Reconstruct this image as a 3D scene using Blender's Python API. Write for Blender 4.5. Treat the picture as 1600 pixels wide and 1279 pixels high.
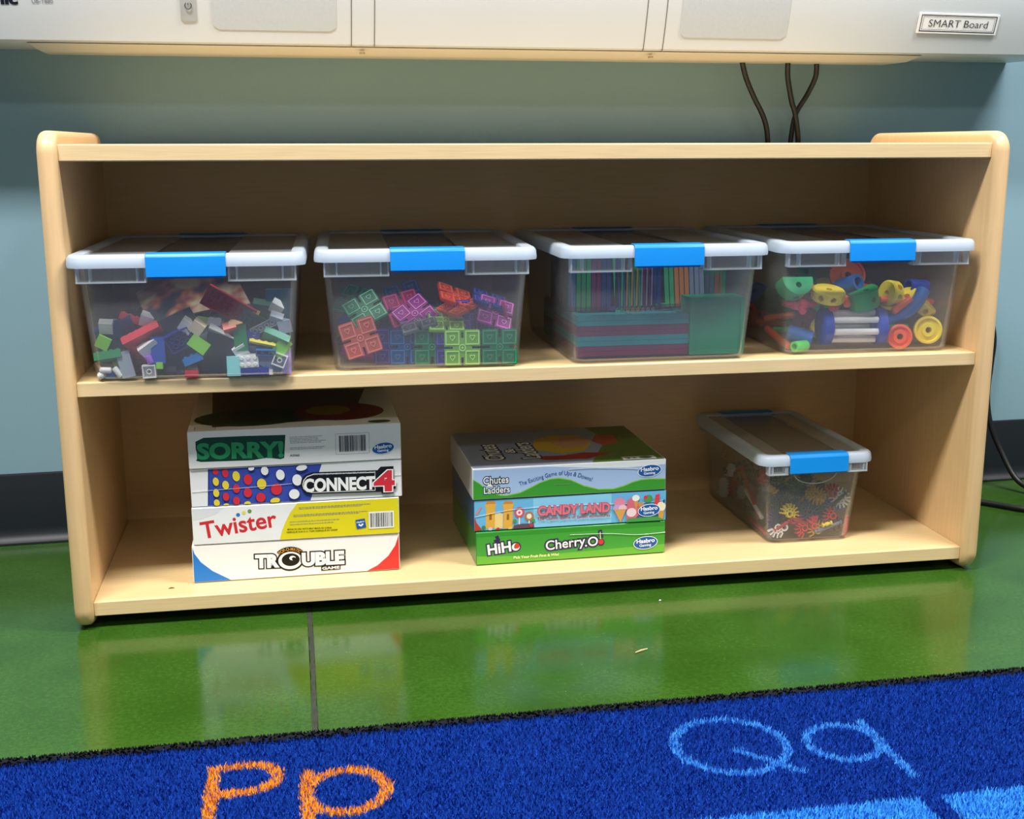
import bpy, bmesh, math, random
import numpy as np
from mathutils import Vector, Matrix, Euler

for o in list(bpy.data.objects):
    bpy.data.objects.remove(o, do_unlink=True)
SC = bpy.context.scene
COL = SC.collection
PI = math.pi

# ------------------------------------------------------------------ camera
def cam_axes(yaw, pitch, roll):
    F = Vector((math.sin(yaw) * math.cos(pitch), math.cos(yaw) * math.cos(pitch), math.sin(pitch)))
    R = Vector((math.cos(yaw), -math.sin(yaw), 0)); U = R.cross(F)
    c, s = math.cos(roll), math.sin(roll)
    return c * R + s * U, -s * R + c * U, F
R_, U_, F_ = cam_axes(0.17916, -0.21380, -0.00200)
cam = bpy.data.cameras.new('camera'); cam.sensor_fit = 'HORIZONTAL'; cam.sensor_width = 36.0
cam.lens = 1897.96 * 36.0 / 1600.0
cam.clip_start = 0.05
camo = bpy.data.objects.new('camera', cam); COL.objects.link(camo)
M = Matrix.Identity(4)
for i in range(3):
    M[i][0], M[i][1], M[i][2] = R_[i], U_[i], -F_[i]
M[0][3], M[1][3], M[2][3] = -0.3267, -1.4925, 0.5875
camo.matrix_world = M
SC.camera = camo

# ------------------------------------------------------------------ world, ceiling lights, exposure
world = bpy.data.worlds.new('classroom_ambient'); SC.world = world
world.use_nodes = True
bg = world.node_tree.nodes['Background']
bg.inputs['Color'].default_value = (0.95, 0.98, 1.0, 1); bg.inputs['Strength'].default_value = 0.14

def troffer(loc, power, sx=1.2, sy=0.32, col=(1.0, 0.985, 0.955)):
    L = bpy.data.lights.new('ceiling_troffer', 'AREA'); L.shape = 'RECTANGLE'; L.size = sx; L.size_y = sy
    L.energy = power; L.color = col
    o = bpy.data.objects.new('ceiling_troffer', L); COL.objects.link(o); o.location = loc
    return o
# fluorescent ceiling fixtures of the classroom, 2.7 m up, in rows in front of the wall
troffer((-1.00, -1.05, 2.70), 96)
troffer((1.40, -0.72, 2.70), 86)
troffer((-1.00, -3.40, 2.70), 14)
troffer((1.40, -3.30, 2.70), 14)

vs = SC.view_settings
vs.view_transform = 'Standard'; vs.look = 'None'; vs.gamma = 1.0; vs.use_curve_mapping = False
vs.exposure = 0.29
SC.cycles.transparent_max_bounces = 24
SC.cycles.max_bounces = 10

# ------------------------------------------------------------------ helpers
def lin(c):
    if isinstance(c, str):
        c = c.lstrip('#'); c = tuple(int(c[i:i + 2], 16) / 255 for i in (0, 2, 4))
    return tuple(((v / 12.92) if v <= 0.04045 else ((v + 0.055) / 1.055) ** 2.4) for v in c[:3])

MATS = {}
def pmat(name, color, rough=0.5, spec=0.5, var=0.0, vscale=40.0, bump=0.0, bscale=200.0, stretch=(1, 1, 1), coat=0.0, sss=0.0):
    """Principled material with procedural colour variation and fine relief."""
    if name in MATS: return MATS[name]
    m = bpy.data.materials.new(name); m.use_nodes = True
    nt = m.node_tree; b = nt.nodes['Principled BSDF']
    c = lin(color)
    b.inputs['Base Color'].default_value = (*c, 1); b.inputs['Roughness'].default_value = rough
    b.inputs['Specular IOR Level'].default_value = spec
    if coat: b.inputs['Coat Weight'].default_value = coat; b.inputs['Coat Roughness'].default_value = 0.08
    tc = nt.nodes.new('ShaderNodeTexCoord'); mp = nt.nodes.new('ShaderNodeMapping')
    nt.links.new(tc.outputs['Object'], mp.inputs['Vector']); mp.inputs['Scale'].default_value = stretch
    nz = nt.nodes.new('ShaderNodeTexNoise'); nz.inputs['Scale'].default_value = vscale; nz.inputs['Detail'].default_value = 4
    nt.links.new(mp.outputs['Vector'], nz.inputs['Vector'])
    rp = nt.nodes.new('ShaderNodeValToRGB')
    v = max(var, 0.015)
    rp.color_ramp.elements[0].position = 0.3; rp.color_ramp.elements[1].position = 0.7
    rp.color_ramp.elements[0].color = (*[x * (1 - v) for x in c], 1)
    rp.color_ramp.elements[1].color = (*[min(1, x * (1 + v)) for x in c], 1)
    nt.links.new(nz.outputs['Fac'], rp.inputs['Fac']); nt.links.new(rp.outputs['Color'], b.inputs['Base Color'])
    if bump:
        n2 = nt.nodes.new('ShaderNodeTexNoise'); n2.inputs['Scale'].default_value = bscale; n2.inputs['Detail'].default_value = 3
        nt.links.new(mp.outputs['Vector'], n2.inputs['Vector'])
        bp = nt.nodes.new('ShaderNodeBump'); bp.inputs['Strength'].default_value = bump; bp.inputs['Distance'].default_value = 0.002
        nt.links.new(n2.outputs['Fac'], bp.inputs['Height']); nt.links.new(bp.outputs['Normal'], b.inputs['Normal'])
    MATS[name] = m
    return m

def clear_mat(name, tint, opac, dif, rough=0.25, gloss=0.06, transl=0.5):
    """Cloudy see-through plastic: transparent + diffuse/translucent haze + soft gloss."""
    if name in MATS: return MATS[name]
    m = bpy.data.materials.new(name); m.use_nodes = True
    nt = m.node_tree; N = nt.nodes; N.remove(N['Principled BSDF']); out = N['Material Output']
    tr = N.new('ShaderNodeBsdfTransparent'); tr.inputs['Color'].default_value = (*lin(tint), 1)
    df = N.new('ShaderNodeBsdfDiffuse'); df.inputs['Color'].default_value = (*lin(dif), 1)
    tl = N.new('ShaderNodeBsdfTranslucent'); tl.inputs['Color'].default_value = (*lin(dif), 1)
    gl = N.new('ShaderNodeBsdfGlossy'); gl.inputs['Roughness'].default_value = rough
    m1 = N.new('ShaderNodeMixShader'); m1.inputs[0].default_value = transl
    nt.links.new(df.outputs[0], m1.inputs[1]); nt.links.new(tl.outputs[0], m1.inputs[2])
    m2 = N.new('ShaderNodeMixShader')
    tc = N.new('ShaderNodeTexCoord'); nz = N.new('ShaderNodeTexNoise'); nz.inputs['Scale'].default_value = 25; nz.inputs['Detail'].default_value = 3
    nt.links.new(tc.outputs['Object'], nz.inputs['Vector'])
    mr = N.new('ShaderNodeMapRange'); mr.inputs['To Min'].default_value = opac * 0.93; mr.inputs['To Max'].default_value = min(1, opac * 1.07)
    nt.links.new(nz.outputs['Fac'], mr.inputs['Value']); nt.links.new(mr.outputs[0], m2.inputs[0])
    nt.links.new(tr.outputs[0], m2.inputs[1]); nt.links.new(m1.outputs[0], m2.inputs[2])
    fr = N.new('ShaderNodeFresnel'); fr.inputs['IOR'].default_value = 1.45
    mu = N.new('ShaderNodeMath'); mu.operation = 'MULTIPLY'; mu.inputs[1].default_value = gloss * 10
    nt.links.new(fr.outputs[0], mu.inputs[0]); mu.use_clamp = True
    m3 = N.new('ShaderNodeMixShader'); nt.links.new(mu.outputs[0], m3.inputs[0])
    nt.links.new(m2.outputs[0], m3.inputs[1]); nt.links.new(gl.outputs[0], m3.inputs[2])
    nt.links.new(m3.outputs[0], out.inputs['Surface'])
    MATS[name] = m
    return m

def tag(o, label=None, cat=None, group=None, kind=None):
    if label: o['label'] = label
    if cat: o['category'] = cat
    if group: o['group'] = group
    if kind: o['kind'] = kind
    return o

def empty(name, loc=(0, 0, 0), rz=0.0, label=None, cat=None, group=None, kind=None, parent=None):
    o = bpy.data.objects.new(name, None); COL.objects.link(o); o.empty_display_size = 0.02
    o.location = loc; o.rotation_euler = (0, 0, rz)
    if parent: o.parent = parent
    return tag(o, label, cat, group, kind)

def link(name, me, mat=None, parent=None, loc=None, rot=None, bevel=0.0, seg=2):
    o = bpy.data.objects.new(name, me); COL.objects.link(o)
    if mat is not None and len(me.materials) == 0: me.materials.append(mat)
    elif mat is not None and me.materials[0] is not mat:
        o.material_slots[0].link = 'OBJECT'; o.material_slots[0].material = mat
    if parent: o.parent = parent
    if loc is not None: o.location = loc
    if rot is not None: o.rotation_euler = rot
    if bevel:
        b = o.modifiers.new('bevel', 'BEVEL'); b.width = bevel; b.segments = seg; b.limit_method = 'ANGLE'
    return o

def rr(hx, hy, r, n=5, cx=0.0, cy=0.0):
    """rounded rectangle, counter-clockwise"""
    pts = []
    for sx, sy, a0 in ((1, 1, 0), (-1, 1, PI / 2), (-1, -1, PI), (1, -1, 3 * PI / 2)):
        for k in range(n + 1):
            a = a0 + PI / 2 * k / n
            pts.append((cx + sx * (hx - r) + r * math.cos(a), cy + sy * (hy - r) + r * math.sin(a)))
    return pts

class MB:
    def __init__(s): s.v = []; s.f = []
    def box(s, x0, x1, y0, y1, z0, z1, M=None):
        p = [(x0, y0, z0), (x1, y0, z0), (x1, y1, z0), (x0, y1, z0), (x0, y0, z1), (x1, y0, z1), (x1, y1, z1), (x0, y1, z1)]
        s.add(p, [(0, 3, 2, 1), (4, 5, 6, 7), (0, 1, 5, 4), (1, 2, 6, 5), (2, 3, 7, 6), (3, 0, 4, 7)], M); return s
    def add(s, p, f, M=None):
        b = len(s.v)
        s.v += [tuple(M @ Vector(q)) for q in p] if M is not None else [tuple(q) for q in p]
        s.f += [tuple(b + i for i in g) for g in f]; return s
    def loft(s, loops, cap0=True, cap1=True, closed=False, M=None):
        n = len(loops[0]); p = [q for L in loops for q in L]; f = []
        m = len(loops)
        for i in range(m if closed else m - 1):
            a, b = i * n, ((i + 1) % m) * n
            for k in range(n):
                k2 = (k + 1) % n
                f.append((a + k, a + k2, b + k2, b + k))
        if not closed:
            if cap0: f.append(tuple(reversed(range(n))))
            if cap1: f.append(tuple((m - 1) * n + k for k in range(n)))
        return s.add(p, f, M)
    def prism(s, poly, h0, h1, plane='xy', M=None):
        g = {'xy': lambda a, b, h: (a, b, h), 'xz': lambda a, b, h: (a, h, b), 'yz': lambda a, b, h: (h, a, b)}[plane]
        L0 = [g(a, b, h0) for a, b in poly]; L1 = [g(a, b, h1) for a, b in poly]
        return s.loft([L0, L1], M=M)
    def lathe(s, prof, n=20, M=None, closed=False):
        """prof: (r, z) pairs about z; closed = ring section"""
        loops = [[(r * math.cos(2 * PI * k / n), r * math.sin(2 * PI * k / n), z) for k in range(n)] for r, z in prof]
        return s.loft(loops, closed=closed, M=M)
    def cyl(s, p0, p1, r, n=10, r1=None):
        p0, p1 = Vector(p0), Vector(p1); d = p1 - p0
        q = d.to_track_quat('Z', 'Y').to_matrix().to_4x4(); q.translation = p0
        return s.lathe([(r, 0), (r if r1 is None else r1, d.length)], n, q)
    def tube(s, pts, r, n=8):
        pts = [Vector(p) for p in pts]; loops = []
        up = Vector((0.13, 0.91, 0.4)).normalized()
        for i, p in enumerate(pts):
            t = (pts[min(i + 1, len(pts) - 1)] - pts[max(i - 1, 0)]).normalized()
            a = (up - t * up.dot(t)).normalized(); b = t.cross(a); up = a
            rad = r[i] if isinstance(r, (list, tuple)) else r
            loops.append([tuple(p + rad * (math.cos(2 * PI * k / n) * a + math.sin(2 * PI * k / n) * b)) for k in range(n)])
        return s.loft(loops)
    def mesh(s, name, smooth=40):
        me = bpy.data.meshes.new(name); me.from_pydata(s.v, [], s.f); me.validate()
        bm = bmesh.new(); bm.from_mesh(me); bmesh.ops.recalc_face_normals(bm, faces=bm.faces); bm.to_mesh(me); bm.free()
        if smooth:
            me.shade_smooth(); me.set_sharp_from_angle(angle=math.radians(smooth))
        return me
    def build(s, name, mat, parent=None, loc=None, rot=None, bevel=0.0, seg=2, smooth=40):
        return link(name, s.mesh(name, smooth), mat, parent, loc, rot, bevel, seg)

def spline(pts, n=10):
    """Catmull-Rom through the points"""
    P = [Vector(p) for p in pts]; P = [2 * P[0] - P[1]] + P + [2 * P[-1] - P[-2]]; out = []
    for i in range(1, len(P) - 2):
        for k in range(n):
            t = k / n; a, b, c, d = P[i - 1], P[i], P[i + 1], P[i + 2]
            out.append(0.5 * ((2 * b) + (c - a) * t + (2 * a - 5 * b + 4 * c - d) * t * t + (3 * b - a - 3 * c + d) * t ** 3))
    out.append(P[-2]); return out
# ------------------------------------------------------------------ materials of the setting
def wood_mat(name, col, grain='x', rough=0.32, bands=1.0):
    m = pmat(name, col, rough=rough, spec=0.45, var=0.045, vscale=14, bump=0.02, bscale=60,
             stretch={'x': (1.2, 18, 18), 'z': (18, 18, 1.2), 'y': (18, 1.2, 18)}[grain])
    return m
W_X = wood_mat('maple_laminate', '#e0c28f', 'x')
W_Z = wood_mat('maple_laminate_upright', '#e4bf8d', 'z')
W_E = pmat('maple_edge_band', '#e6ca98', rough=0.38, var=0.06, vscale=10, stretch=(2, 60, 60))
W_B = wood_mat('maple_back_board', '#d9ba86', 'x', rough=0.4)
WALL = pmat('painted_wall', '#85a5b4', rough=0.62, spec=0.3, var=0.02, vscale=6, bump=0.08, bscale=350)
BASE = pmat('rubber_cove_base', '#0d151e', rough=0.5, spec=0.5, var=0.08, vscale=20, bump=0.03, bscale=80)
BLACK = pmat('black_cable', '#15171a', rough=0.45, var=0.1)

def floor_material():
    m = bpy.data.materials.new('green_speckled_vinyl'); m.use_nodes = True
    nt = m.node_tree; b = nt.nodes['Principled BSDF']; N = nt.nodes; L = nt.links
    tc = N.new('ShaderNodeTexCoord')
    n1 = N.new('ShaderNodeTexNoise'); n1.inputs['Scale'].default_value = 7; n1.inputs['Detail'].default_value = 5
    n2 = N.new('ShaderNodeTexNoise'); n2.inputs['Scale'].default_value = 190; n2.inputs['Detail'].default_value = 5; n2.inputs['Roughness'].default_value = 0.75
    vo = N.new('ShaderNodeTexVoronoi'); vo.inputs['Scale'].default_value = 150
    for n in (n1, n2, vo): L.new(tc.outputs['Object'], n.inputs['Vector'])
    r1 = N.new('ShaderNodeValToRGB'); e = r1.color_ramp.elements
    e[0].position = 0.3; e[0].color = (*lin('#2b4f13'), 1); e[1].position = 0.72; e[1].color = (*lin('#3b6220'), 1)
    L.new(n1.outputs['Fac'], r1.inputs['Fac'])
    r2 = N.new('ShaderNodeValToRGB'); e = r2.color_ramp.elements
    e[0].position = 0.3; e[0].color = (0.62, 0.66, 0.6, 1); e[1].position = 0.7; e[1].color = (1.18, 1.15, 1.15, 1)
    L.new(n2.outputs['Fac'], r2.inputs['Fac'])
    mx = N.new('ShaderNodeMix'); mx.data_type = 'RGBA'; mx.blend_type = 'MULTIPLY'; mx.inputs[0].default_value = 1
    L.new(r1.outputs[0], mx.inputs[6]); L.new(r2.outputs[0], mx.inputs[7])
    # sparse pale flecks
    r3 = N.new('ShaderNodeValToRGB'); e = r3.color_ramp.elements
    e[0].position = 0.05; e[0].color = (1, 1, 1, 1); e[1].position = 0.10; e[1].color = (0, 0, 0, 1)
    L.new(vo.outputs['Distance'], r3.inputs['Fac'])
    n3 = N.new('ShaderNodeTexNoise'); n3.inputs['Scale'].default_value = 38; L.new(tc.outputs['Object'], n3.inputs['Vector'])
    gt = N.new('ShaderNodeMath'); gt.operation = 'GREATER_THAN'; gt.inputs[1].default_value = 0.64
    L.new(n3.outputs['Fac'], gt.inputs[0])
    ml = N.new('ShaderNodeMath'); ml.operation = 'MULTIPLY'; L.new(r3.outputs[0], ml.inputs[0]); L.new(gt.outputs[0], ml.inputs[1])
    mx2 = N.new('ShaderNodeMix'); mx2.data_type = 'RGBA'; L.new(ml.outputs[0], mx2.inputs[0])
    L.new(mx.outputs[2], mx2.inputs[6]); mx2.inputs[7].default_value = (*lin('#6f9450'), 1)
    L.new(mx2.outputs[2], b.inputs['Base Color'])
    b.inputs['Roughness'].default_value = 0.14; b.inputs['Specular IOR Level'].default_value = 0.5
    bp = N.new('ShaderNodeBump'); bp.inputs['Strength'].default_value = 0.035; bp.inputs['Distance'].default_value = 0.001
    L.new(n2.outputs['Fac'], bp.inputs['Height']); L.new(bp.outputs['Normal'], b.inputs['Normal'])
    return m
FLOORM = floor_material()

# ------------------------------------------------------------------ room: floor, wall, baseboard
SEAM_X = -0.321
fl = MB().box(-3.0, 3.2, -4.5, 0.62, -0.06, -0.004).build('floor', pmat('subfloor', '#23261f', rough=0.8))
tag(fl, 'glossy green speckled vinyl floor in two sheets with a dark seam', kind='structure')
MB().box(-3.0, SEAM_X - 0.0026, -4.5, 0.62, -0.004, 0).build('vinyl_sheet', FLOORM, fl, bevel=0.0008)
MB().box(SEAM_X + 0.0026, 3.2, -4.5, 0.62, -0.004, 0).build('vinyl_sheet', FLOORM, fl, bevel=0.0008)
rnd = random.Random(3)
sm = MB(); ys = np.linspace(-4.5, 0.62, 360)
wl = [rnd.uniform(0.0024, 0.0048) for _ in ys]; wr = [rnd.uniform(0.0024, 0.0050) for _ in ys]
sm.loft([[(SEAM_X - wl[i], y, -0.0035), (SEAM_X + wr[i], y, -0.0035), (SEAM_X + wr[i] * .8, y, 0.0003), (SEAM_X - wl[i] * .8, y, 0.0003)] for i, y in enumerate(ys)])
sm.build('seam_filler', pmat('seam_grime', '#2c3226', rough=0.7, var=0.3, vscale=120), fl)['label'] = 'dark grimy seam'

WANG = 0.033
wall = MB().box(-3.2, 3.2, 0, 0.12, 0, 2.75).build('wall_back', WALL, loc=(0, 0.400, 0), rot=(0, 0, WANG))
tag(wall, 'blue-grey painted classroom wall behind the shelf', kind='structure')
# cove base: tall flat face and a toe that sweeps out over the floor
prof = [(-0.0005, 0.0005), (-0.0005, 0.108), (-0.0035, 0.1075), (-0.0045, 0.105), (-0.0045, 0.024), (-0.0065, 0.014), (-0.0100, 0.007), (-0.0155, 0.0032), (-0.0160, 0.0005)]
bb = MB().prism([(a, b) for a, b in prof], -3.2, 3.2, 'yz').build('baseboard_back', BASE, loc=(0, 0.400, 0), rot=(0, 0, WANG))
tag(bb, 'black rubber cove baseboard along the wall', kind='structure')

# ------------------------------------------------------------------ shelf unit
XI, XO = 0.5847, 0.6075
shelf = empty('shelf_unit', (0, 0, 0), label='low two-tier maple shelf with rounded side panels against the wall', cat='shelf')
def side_panel(x0, x1):
    """rounded-corner upright with bullnosed edges"""
    y0, y1, z0, z1 = -0.012, 0.358, 0.002, 0.6055
    cy, cz, hy, hz = (y0 + y1) / 2, (z0 + z1) / 2, (y1 - y0) / 2, (z1 - z0) / 2
    rb = 0.0095; loops = []
    for k in range(6):
        a = PI / 2 * k / 5; ins = rb * (1 - math.sin(a)); xx = x0 + rb * (1 - math.cos(a))
        loops.append([(xx, y, z) for y, z in rr(hy - ins, hz - ins, 0.026 - ins * .8, 8, cy, cz)])
    for k in range(6):
        a = PI / 2 * (1 - k / 5); ins = rb * (1 - math.sin(a)); xx = x1 - rb * (1 - math.cos(a))
        loops.append([(xx, y, z) for y, z in rr(hy - ins, hz - ins, 0.026 - ins * .8, 8, cy, cz)])
    return MB().loft(loops)
side_panel(-XO, -XI).build('side_panel', W_Z, shelf, smooth=50)
side_panel(XI, XO).build('side_panel', W_Z, shelf, smooth=50)
Z1, Z2, Z3, Z4, Z5, Z6 = 0.5902, 0.5704, 0.3123, 0.2937, 0.0354, 0.0160
for nm, zt, zb in (('top_shelf', Z1, Z2), ('middle_shelf', Z3, Z4), ('bottom_shelf', Z5, Z6)):
    s_ = MB().box(-XI, XI, 0.002, 0.345 if nm != 'top_shelf' else 0.352, zb, zt).build(nm, W_X, shelf, bevel=0.0012)
    MB().box(-XI, XI, -0.0005, 0.0022, zb + 0.0006, zt - 0.0006).build('edge_band', W_E, s_, bevel=0.0009)
MB().box(-XI, XI, 0.345, 0.351, Z6, Z2).build('back_panel', W_B, shelf)
for sx in (-1, 1):
    for y in (0.03, 0.31):
        MB().lathe([(0.006, -0.002), (0.008, 0), (0.008, 0.0025)], 14).build('glide', BLACK, shelf, loc=(sx * (XI + XO) / 2, y, 0.002))
# a dark nick on the bottom shelf
MB().tube([(-0.497, 0.030, Z5 + 0.0004), (-0.494, 0.031, Z5 + 0.0007), (-0.490, 0.031, Z5 + 0.0004)], [0.0006, 0.0011, 0.0005], 6).build('wood_nick', pmat('wood_nick', '#6e4d26'), shelf)

# ------------------------------------------------------------------ interactive whiteboard above
WHITEP = pmat('white_housing', '#ced4d6', rough=0.32, spec=0.5, var=0.015, vscale=5)
BEIGEP = pmat('beige_bottom_plate', '#d0ccc0', rough=0.45, var=0.03, vscale=8)
SEAMD = pmat('housing_seam', '#6f6b62', rough=0.7)
GREYP = pmat('grey_grille', '#bcc4c8', rough=0.5, var=0.03, vscale=300)
board = empty('interactive_whiteboard', (0, 0.400, 0.7075), WANG, 'white interactive whiteboard with rounded speaker bar hanging above the shelf', 'whiteboard')
def bar_y(z):   # depth of the front face at height z (board frame, y negative = toward room)
    t = (z - 0.012) / 0.165
    return -0.137 - 0.030 * math.sin(max(0, min(1, t)) * PI * 0.62)
sec = [(-0.001, 0.013), (-0.120, 0.012), (-0.132, 0.0135)] + [(bar_y(z), z) for z in np.linspace(0.016, 0.175, 16)] + [(-0.145, 0.190), (-0.12, 0.197), (-0.001, 0.198)]
MB().prism(sec, -0.88, 0.86, 'yz').build('lower_housing', WHITEP, board, smooth=30)
pl = MB()
pl.loft([[(-0.660 + e, y, z) for y, z, e in ((-0.03, 0.0125, 0), (-0.03, 0.0045, .012), (-0.112, 0.0045, .012), (-0.1335, 0.0125, 0))],
         [(0.628 - e, y, z) for y, z, e in ((-0.03, 0.0125, 0), (-0.03, 0.0045, .012), (-0.112, 0.0045, .012), (-0.1335, 0.0125, 0))]])
pl.build('bottom_plate', BEIGEP, board, bevel=0.001)['label'] = 'beige bottom plate'
def bar_strip(x0, x1, z0, z1, off, name, mat, r=0.0, n=10):
    """thin patch following the curved front face"""
    zs = np.linspace(z0, z1, n); m = MB(); L = []
    for z in zs:
        ins = 0.0
        if r: 
            dz = min(z - z0, z1 - z)
            if dz < r: ins = r - math.sqrt(max(0, r * r - (r - dz) ** 2))
        L.append([(x0 + ins, bar_y(z) - off, z), (x1 - ins, bar_y(z) - off, z), (x1 - ins, bar_y(z) + 0.002, z), (x0 + ins, bar_y(z) + 0.002, z)])
    return m.loft(L).build(name, mat, board, smooth=30)
for x in (-0.238, -0.2065, 0.181, 0.210):
    bar_strip(x - 0.0006, x + 0.0006, 0.0125, 0.175, 0.0004, 'panel_seam', SEAMD, n=20)
for x in (-0.2225, 0.196):
    MB().prism([(x + 0.004 * math.cos(a), -0.128 + 0.0035 * math.sin(a)) for a in np.linspace(0, 2 * PI, 12, endpoint=False)], 0.0042, 0.0065).build('screw_cover', pmat('screw_cover', '#b79f78', rough=0.6), board)
bar_strip(-0.4216, -0.2585, 0.0322, 0.118, 0.0008, 'speaker_grille', GREYP, 0.008, 24)
bar_strip(0.2331, 0.3974, 0.0322, 0.118, 0.0008, 'speaker_grille', GREYP, 0.008, 24)
pb = bar_strip(-0.4622, -0.4414, 0.0416, 0.088, 0.0012, 'power_panel', pmat('power_panel', '#a9afb0', rough=0.5), 0.003, 20)
pm_ = MB()
zc, yc = 0.0606, bar_y(0.0606) - 0.0018
pm_.tube([(-0.4519 + 0.0042 * math.sin(a), yc, zc + 0.0042 * math.cos(a)) for a in np.linspace(0.6, 2 * PI - 0.6, 18)], 0.0006, 6)
pm_.cyl((-0.4519, yc, zc + 0.001), (-0.4519, yc, zc + 0.0062), 0.0006, 6)
pm_.build('power_symbol', pmat('print_dark', '#3a3e42', rough=0.6), pb)
MB().box(-0.84, 0.82, -0.045, -0.001, 0.199, 1.25).build('writing_surface', pmat('whiteboard_enamel', '#eceeee', rough=0.25), board, bevel=0.004)
MB().box(-0.86, -0.84, -0.05, -0.001, 0.199, 1.27).build('frame_rail', GREYP, board, bevel=0.003)
MB().box(0.82, 0.84, -0.05, -0.001, 0.199, 1.27).build('frame_rail', GREYP, board, bevel=0.003)
MB().box(-0.86, 0.84, -0.05, -0.001, 1.25, 1.27).build('frame_rail', GREYP, board, bevel=0.003)

# ------------------------------------------------------------------ cables
def cable(pts, r, label):
    o = MB().tube(spline(pts, 10), r, 10).build('cable', BLACK)
    return tag(o, label, 'cable', 'black cables running down the wall')
cable([(0.371, 0.360, 0.7135), (0.381, 0.367, 0.690), (0.397, 0.373, 0.662), (0.417, 0.378, 0.630), (0.426, 0.381, 0.600), (0.428, 0.383, 0.55), (0.428, 0.384, 0.45)], 0.0042, 'leftmost black cable under the whiteboard, slanting down on its own')
cable([(0.446, 0.360, 0.7135), (0.450, 0.367, 0.690), (0.461, 0.374, 0.655), (0.469, 0.377, 0.636), (0.477, 0.380, 0.598), (0.480, 0.383, 0.55), (0.480, 0.384, 0.45)], 0.0042, 'middle black cable under the whiteboard, crossing in front of another')
cable([(0.499, 0.372, 0.7135), (0.501, 0.379, 0.692), (0.492, 0.388, 0.665), (0.476, 0.3905, 0.636), (0.470, 0.391, 0.600), (0.467, 0.391, 0.55), (0.465, 0.391, 0.45)], 0.0040, 'rightmost black cable under the whiteboard, curving down to the left')
cable([(0.800, 0.395, 0.430), (0.848, 0.402, 0.310), (0.864, 0.405, 0.262), (0.863, 0.405, 0.216), (0.859, 0.402, 0.160), (0.866, 0.396, 0.110), (0.882, 0.380, 0.062), (0.897, 0.345, 0.018),
       (0.925, 0.290, 0.0052), (0.945, 0.240, 0.0052), (0.925, 0.207, 0.0052), (0.880, 0.208, 0.0052), (0.835, 0.235, 0.0052), (0.794, 0.280, 0.0052), (0.720, 0.345, 0.0052), (0.610, 0.376, 0.0052)], 0.0048, 'black power cord hanging beside the shelf and curling over the floor')
# ------------------------------------------------------------------ rug with pile
PILE_BLUE = pmat('rug_pile_royal_blue', '#0f3e9e', rough=0.9, spec=0.15, var=0.16, vscale=260)
PILE_ORANGE = pmat('rug_pile_orange', '#ffa02c', rough=0.9, spec=0.15, var=0.10, vscale=260)
PILE_SKY = pmat('rug_pile_sky_blue', '#4aa0ea', rough=0.9, spec=0.15, var=0.10, vscale=260)
PILE_LIGHT = pmat('rug_pile_light_blue', '#45a8f0', rough=0.9, spec=0.15, var=0.12, vscale=260)
PILE_BLACK = pmat('rug_binding_black', '#14161c', rough=0.9, spec=0.2, var=0.2, vscale=200)
RZ = 0.0110
rug = empty('rug', (0, -0.337, 0), RZ, 'royal blue alphabet rug with black binding on the green floor', 'rug')
MB().box(-1.25, 1.35, -1.6, -0.001, 0.0002, 0.0035).build('backing', PILE_BLUE, rug)

def seg_d(P, a, b):
    a = np.array(a); b = np.array(b); d = b - a
    t = np.clip(((P - a) @ d) / (d @ d), 0, 1)
    return np.linalg.norm(P - (a + t[:, None] * d), axis=1)
def stroke_d(P, pts):
    return np.min([seg_d(P, pts[i], pts[i + 1]) for i in range(len(pts) - 1)], axis=0)
def arc(cx, cy, rx, ry, a0, a1, n=28):
    return [(cx + rx * math.cos(a), cy + ry * math.sin(a)) for a in np.linspace(a0, a1, n)]
# letter strokes in room coordinates (x right, y away from the viewer)
LETTERS = [
    ('letter', 'orange capital letter P woven in the rug', PILE_ORANGE, 0.0064,
     [[(-0.4185, -0.397), (-0.4185, -0.500)], [(-0.4185, -0.397), (-0.388, -0.394)] + arc(-0.386, -0.4195, 0.028, 0.0255, PI / 2, -PI / 2, 16) + [(-0.388, -0.445), (-0.4185, -0.446)]]),
    ('letter', 'orange small letter p woven in the rug', PILE_ORANGE, 0.0064,
     [[(-0.3315, -0.421), (-0.3315, -0.56)], arc(-0.2955, -0.4585, 0.0365, 0.0375, 0, 2 * PI, 36)]),
    ('letter', 'sky blue capital letter Q woven in the rug', PILE_SKY, 0.0047,
     [arc(0.0835, -0.4405, 0.0555, 0.0545, 0, 2 * PI, 40), [(0.088, -0.453), (0.1330, -0.502)]]),
    ('letter', 'sky blue small letter q woven in the rug', PILE_SKY, 0.0045,
     [arc(0.1965, -0.4545, 0.036, 0.036, 0, 2 * PI, 36), [(0.2330, -0.417), (0.2330, -0.527)]]),
]
RECTS = [(-0.07, 0.2175, -0.86, -0.5655), (0.2385, 0.53, -0.86, -0.5655)]
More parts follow.
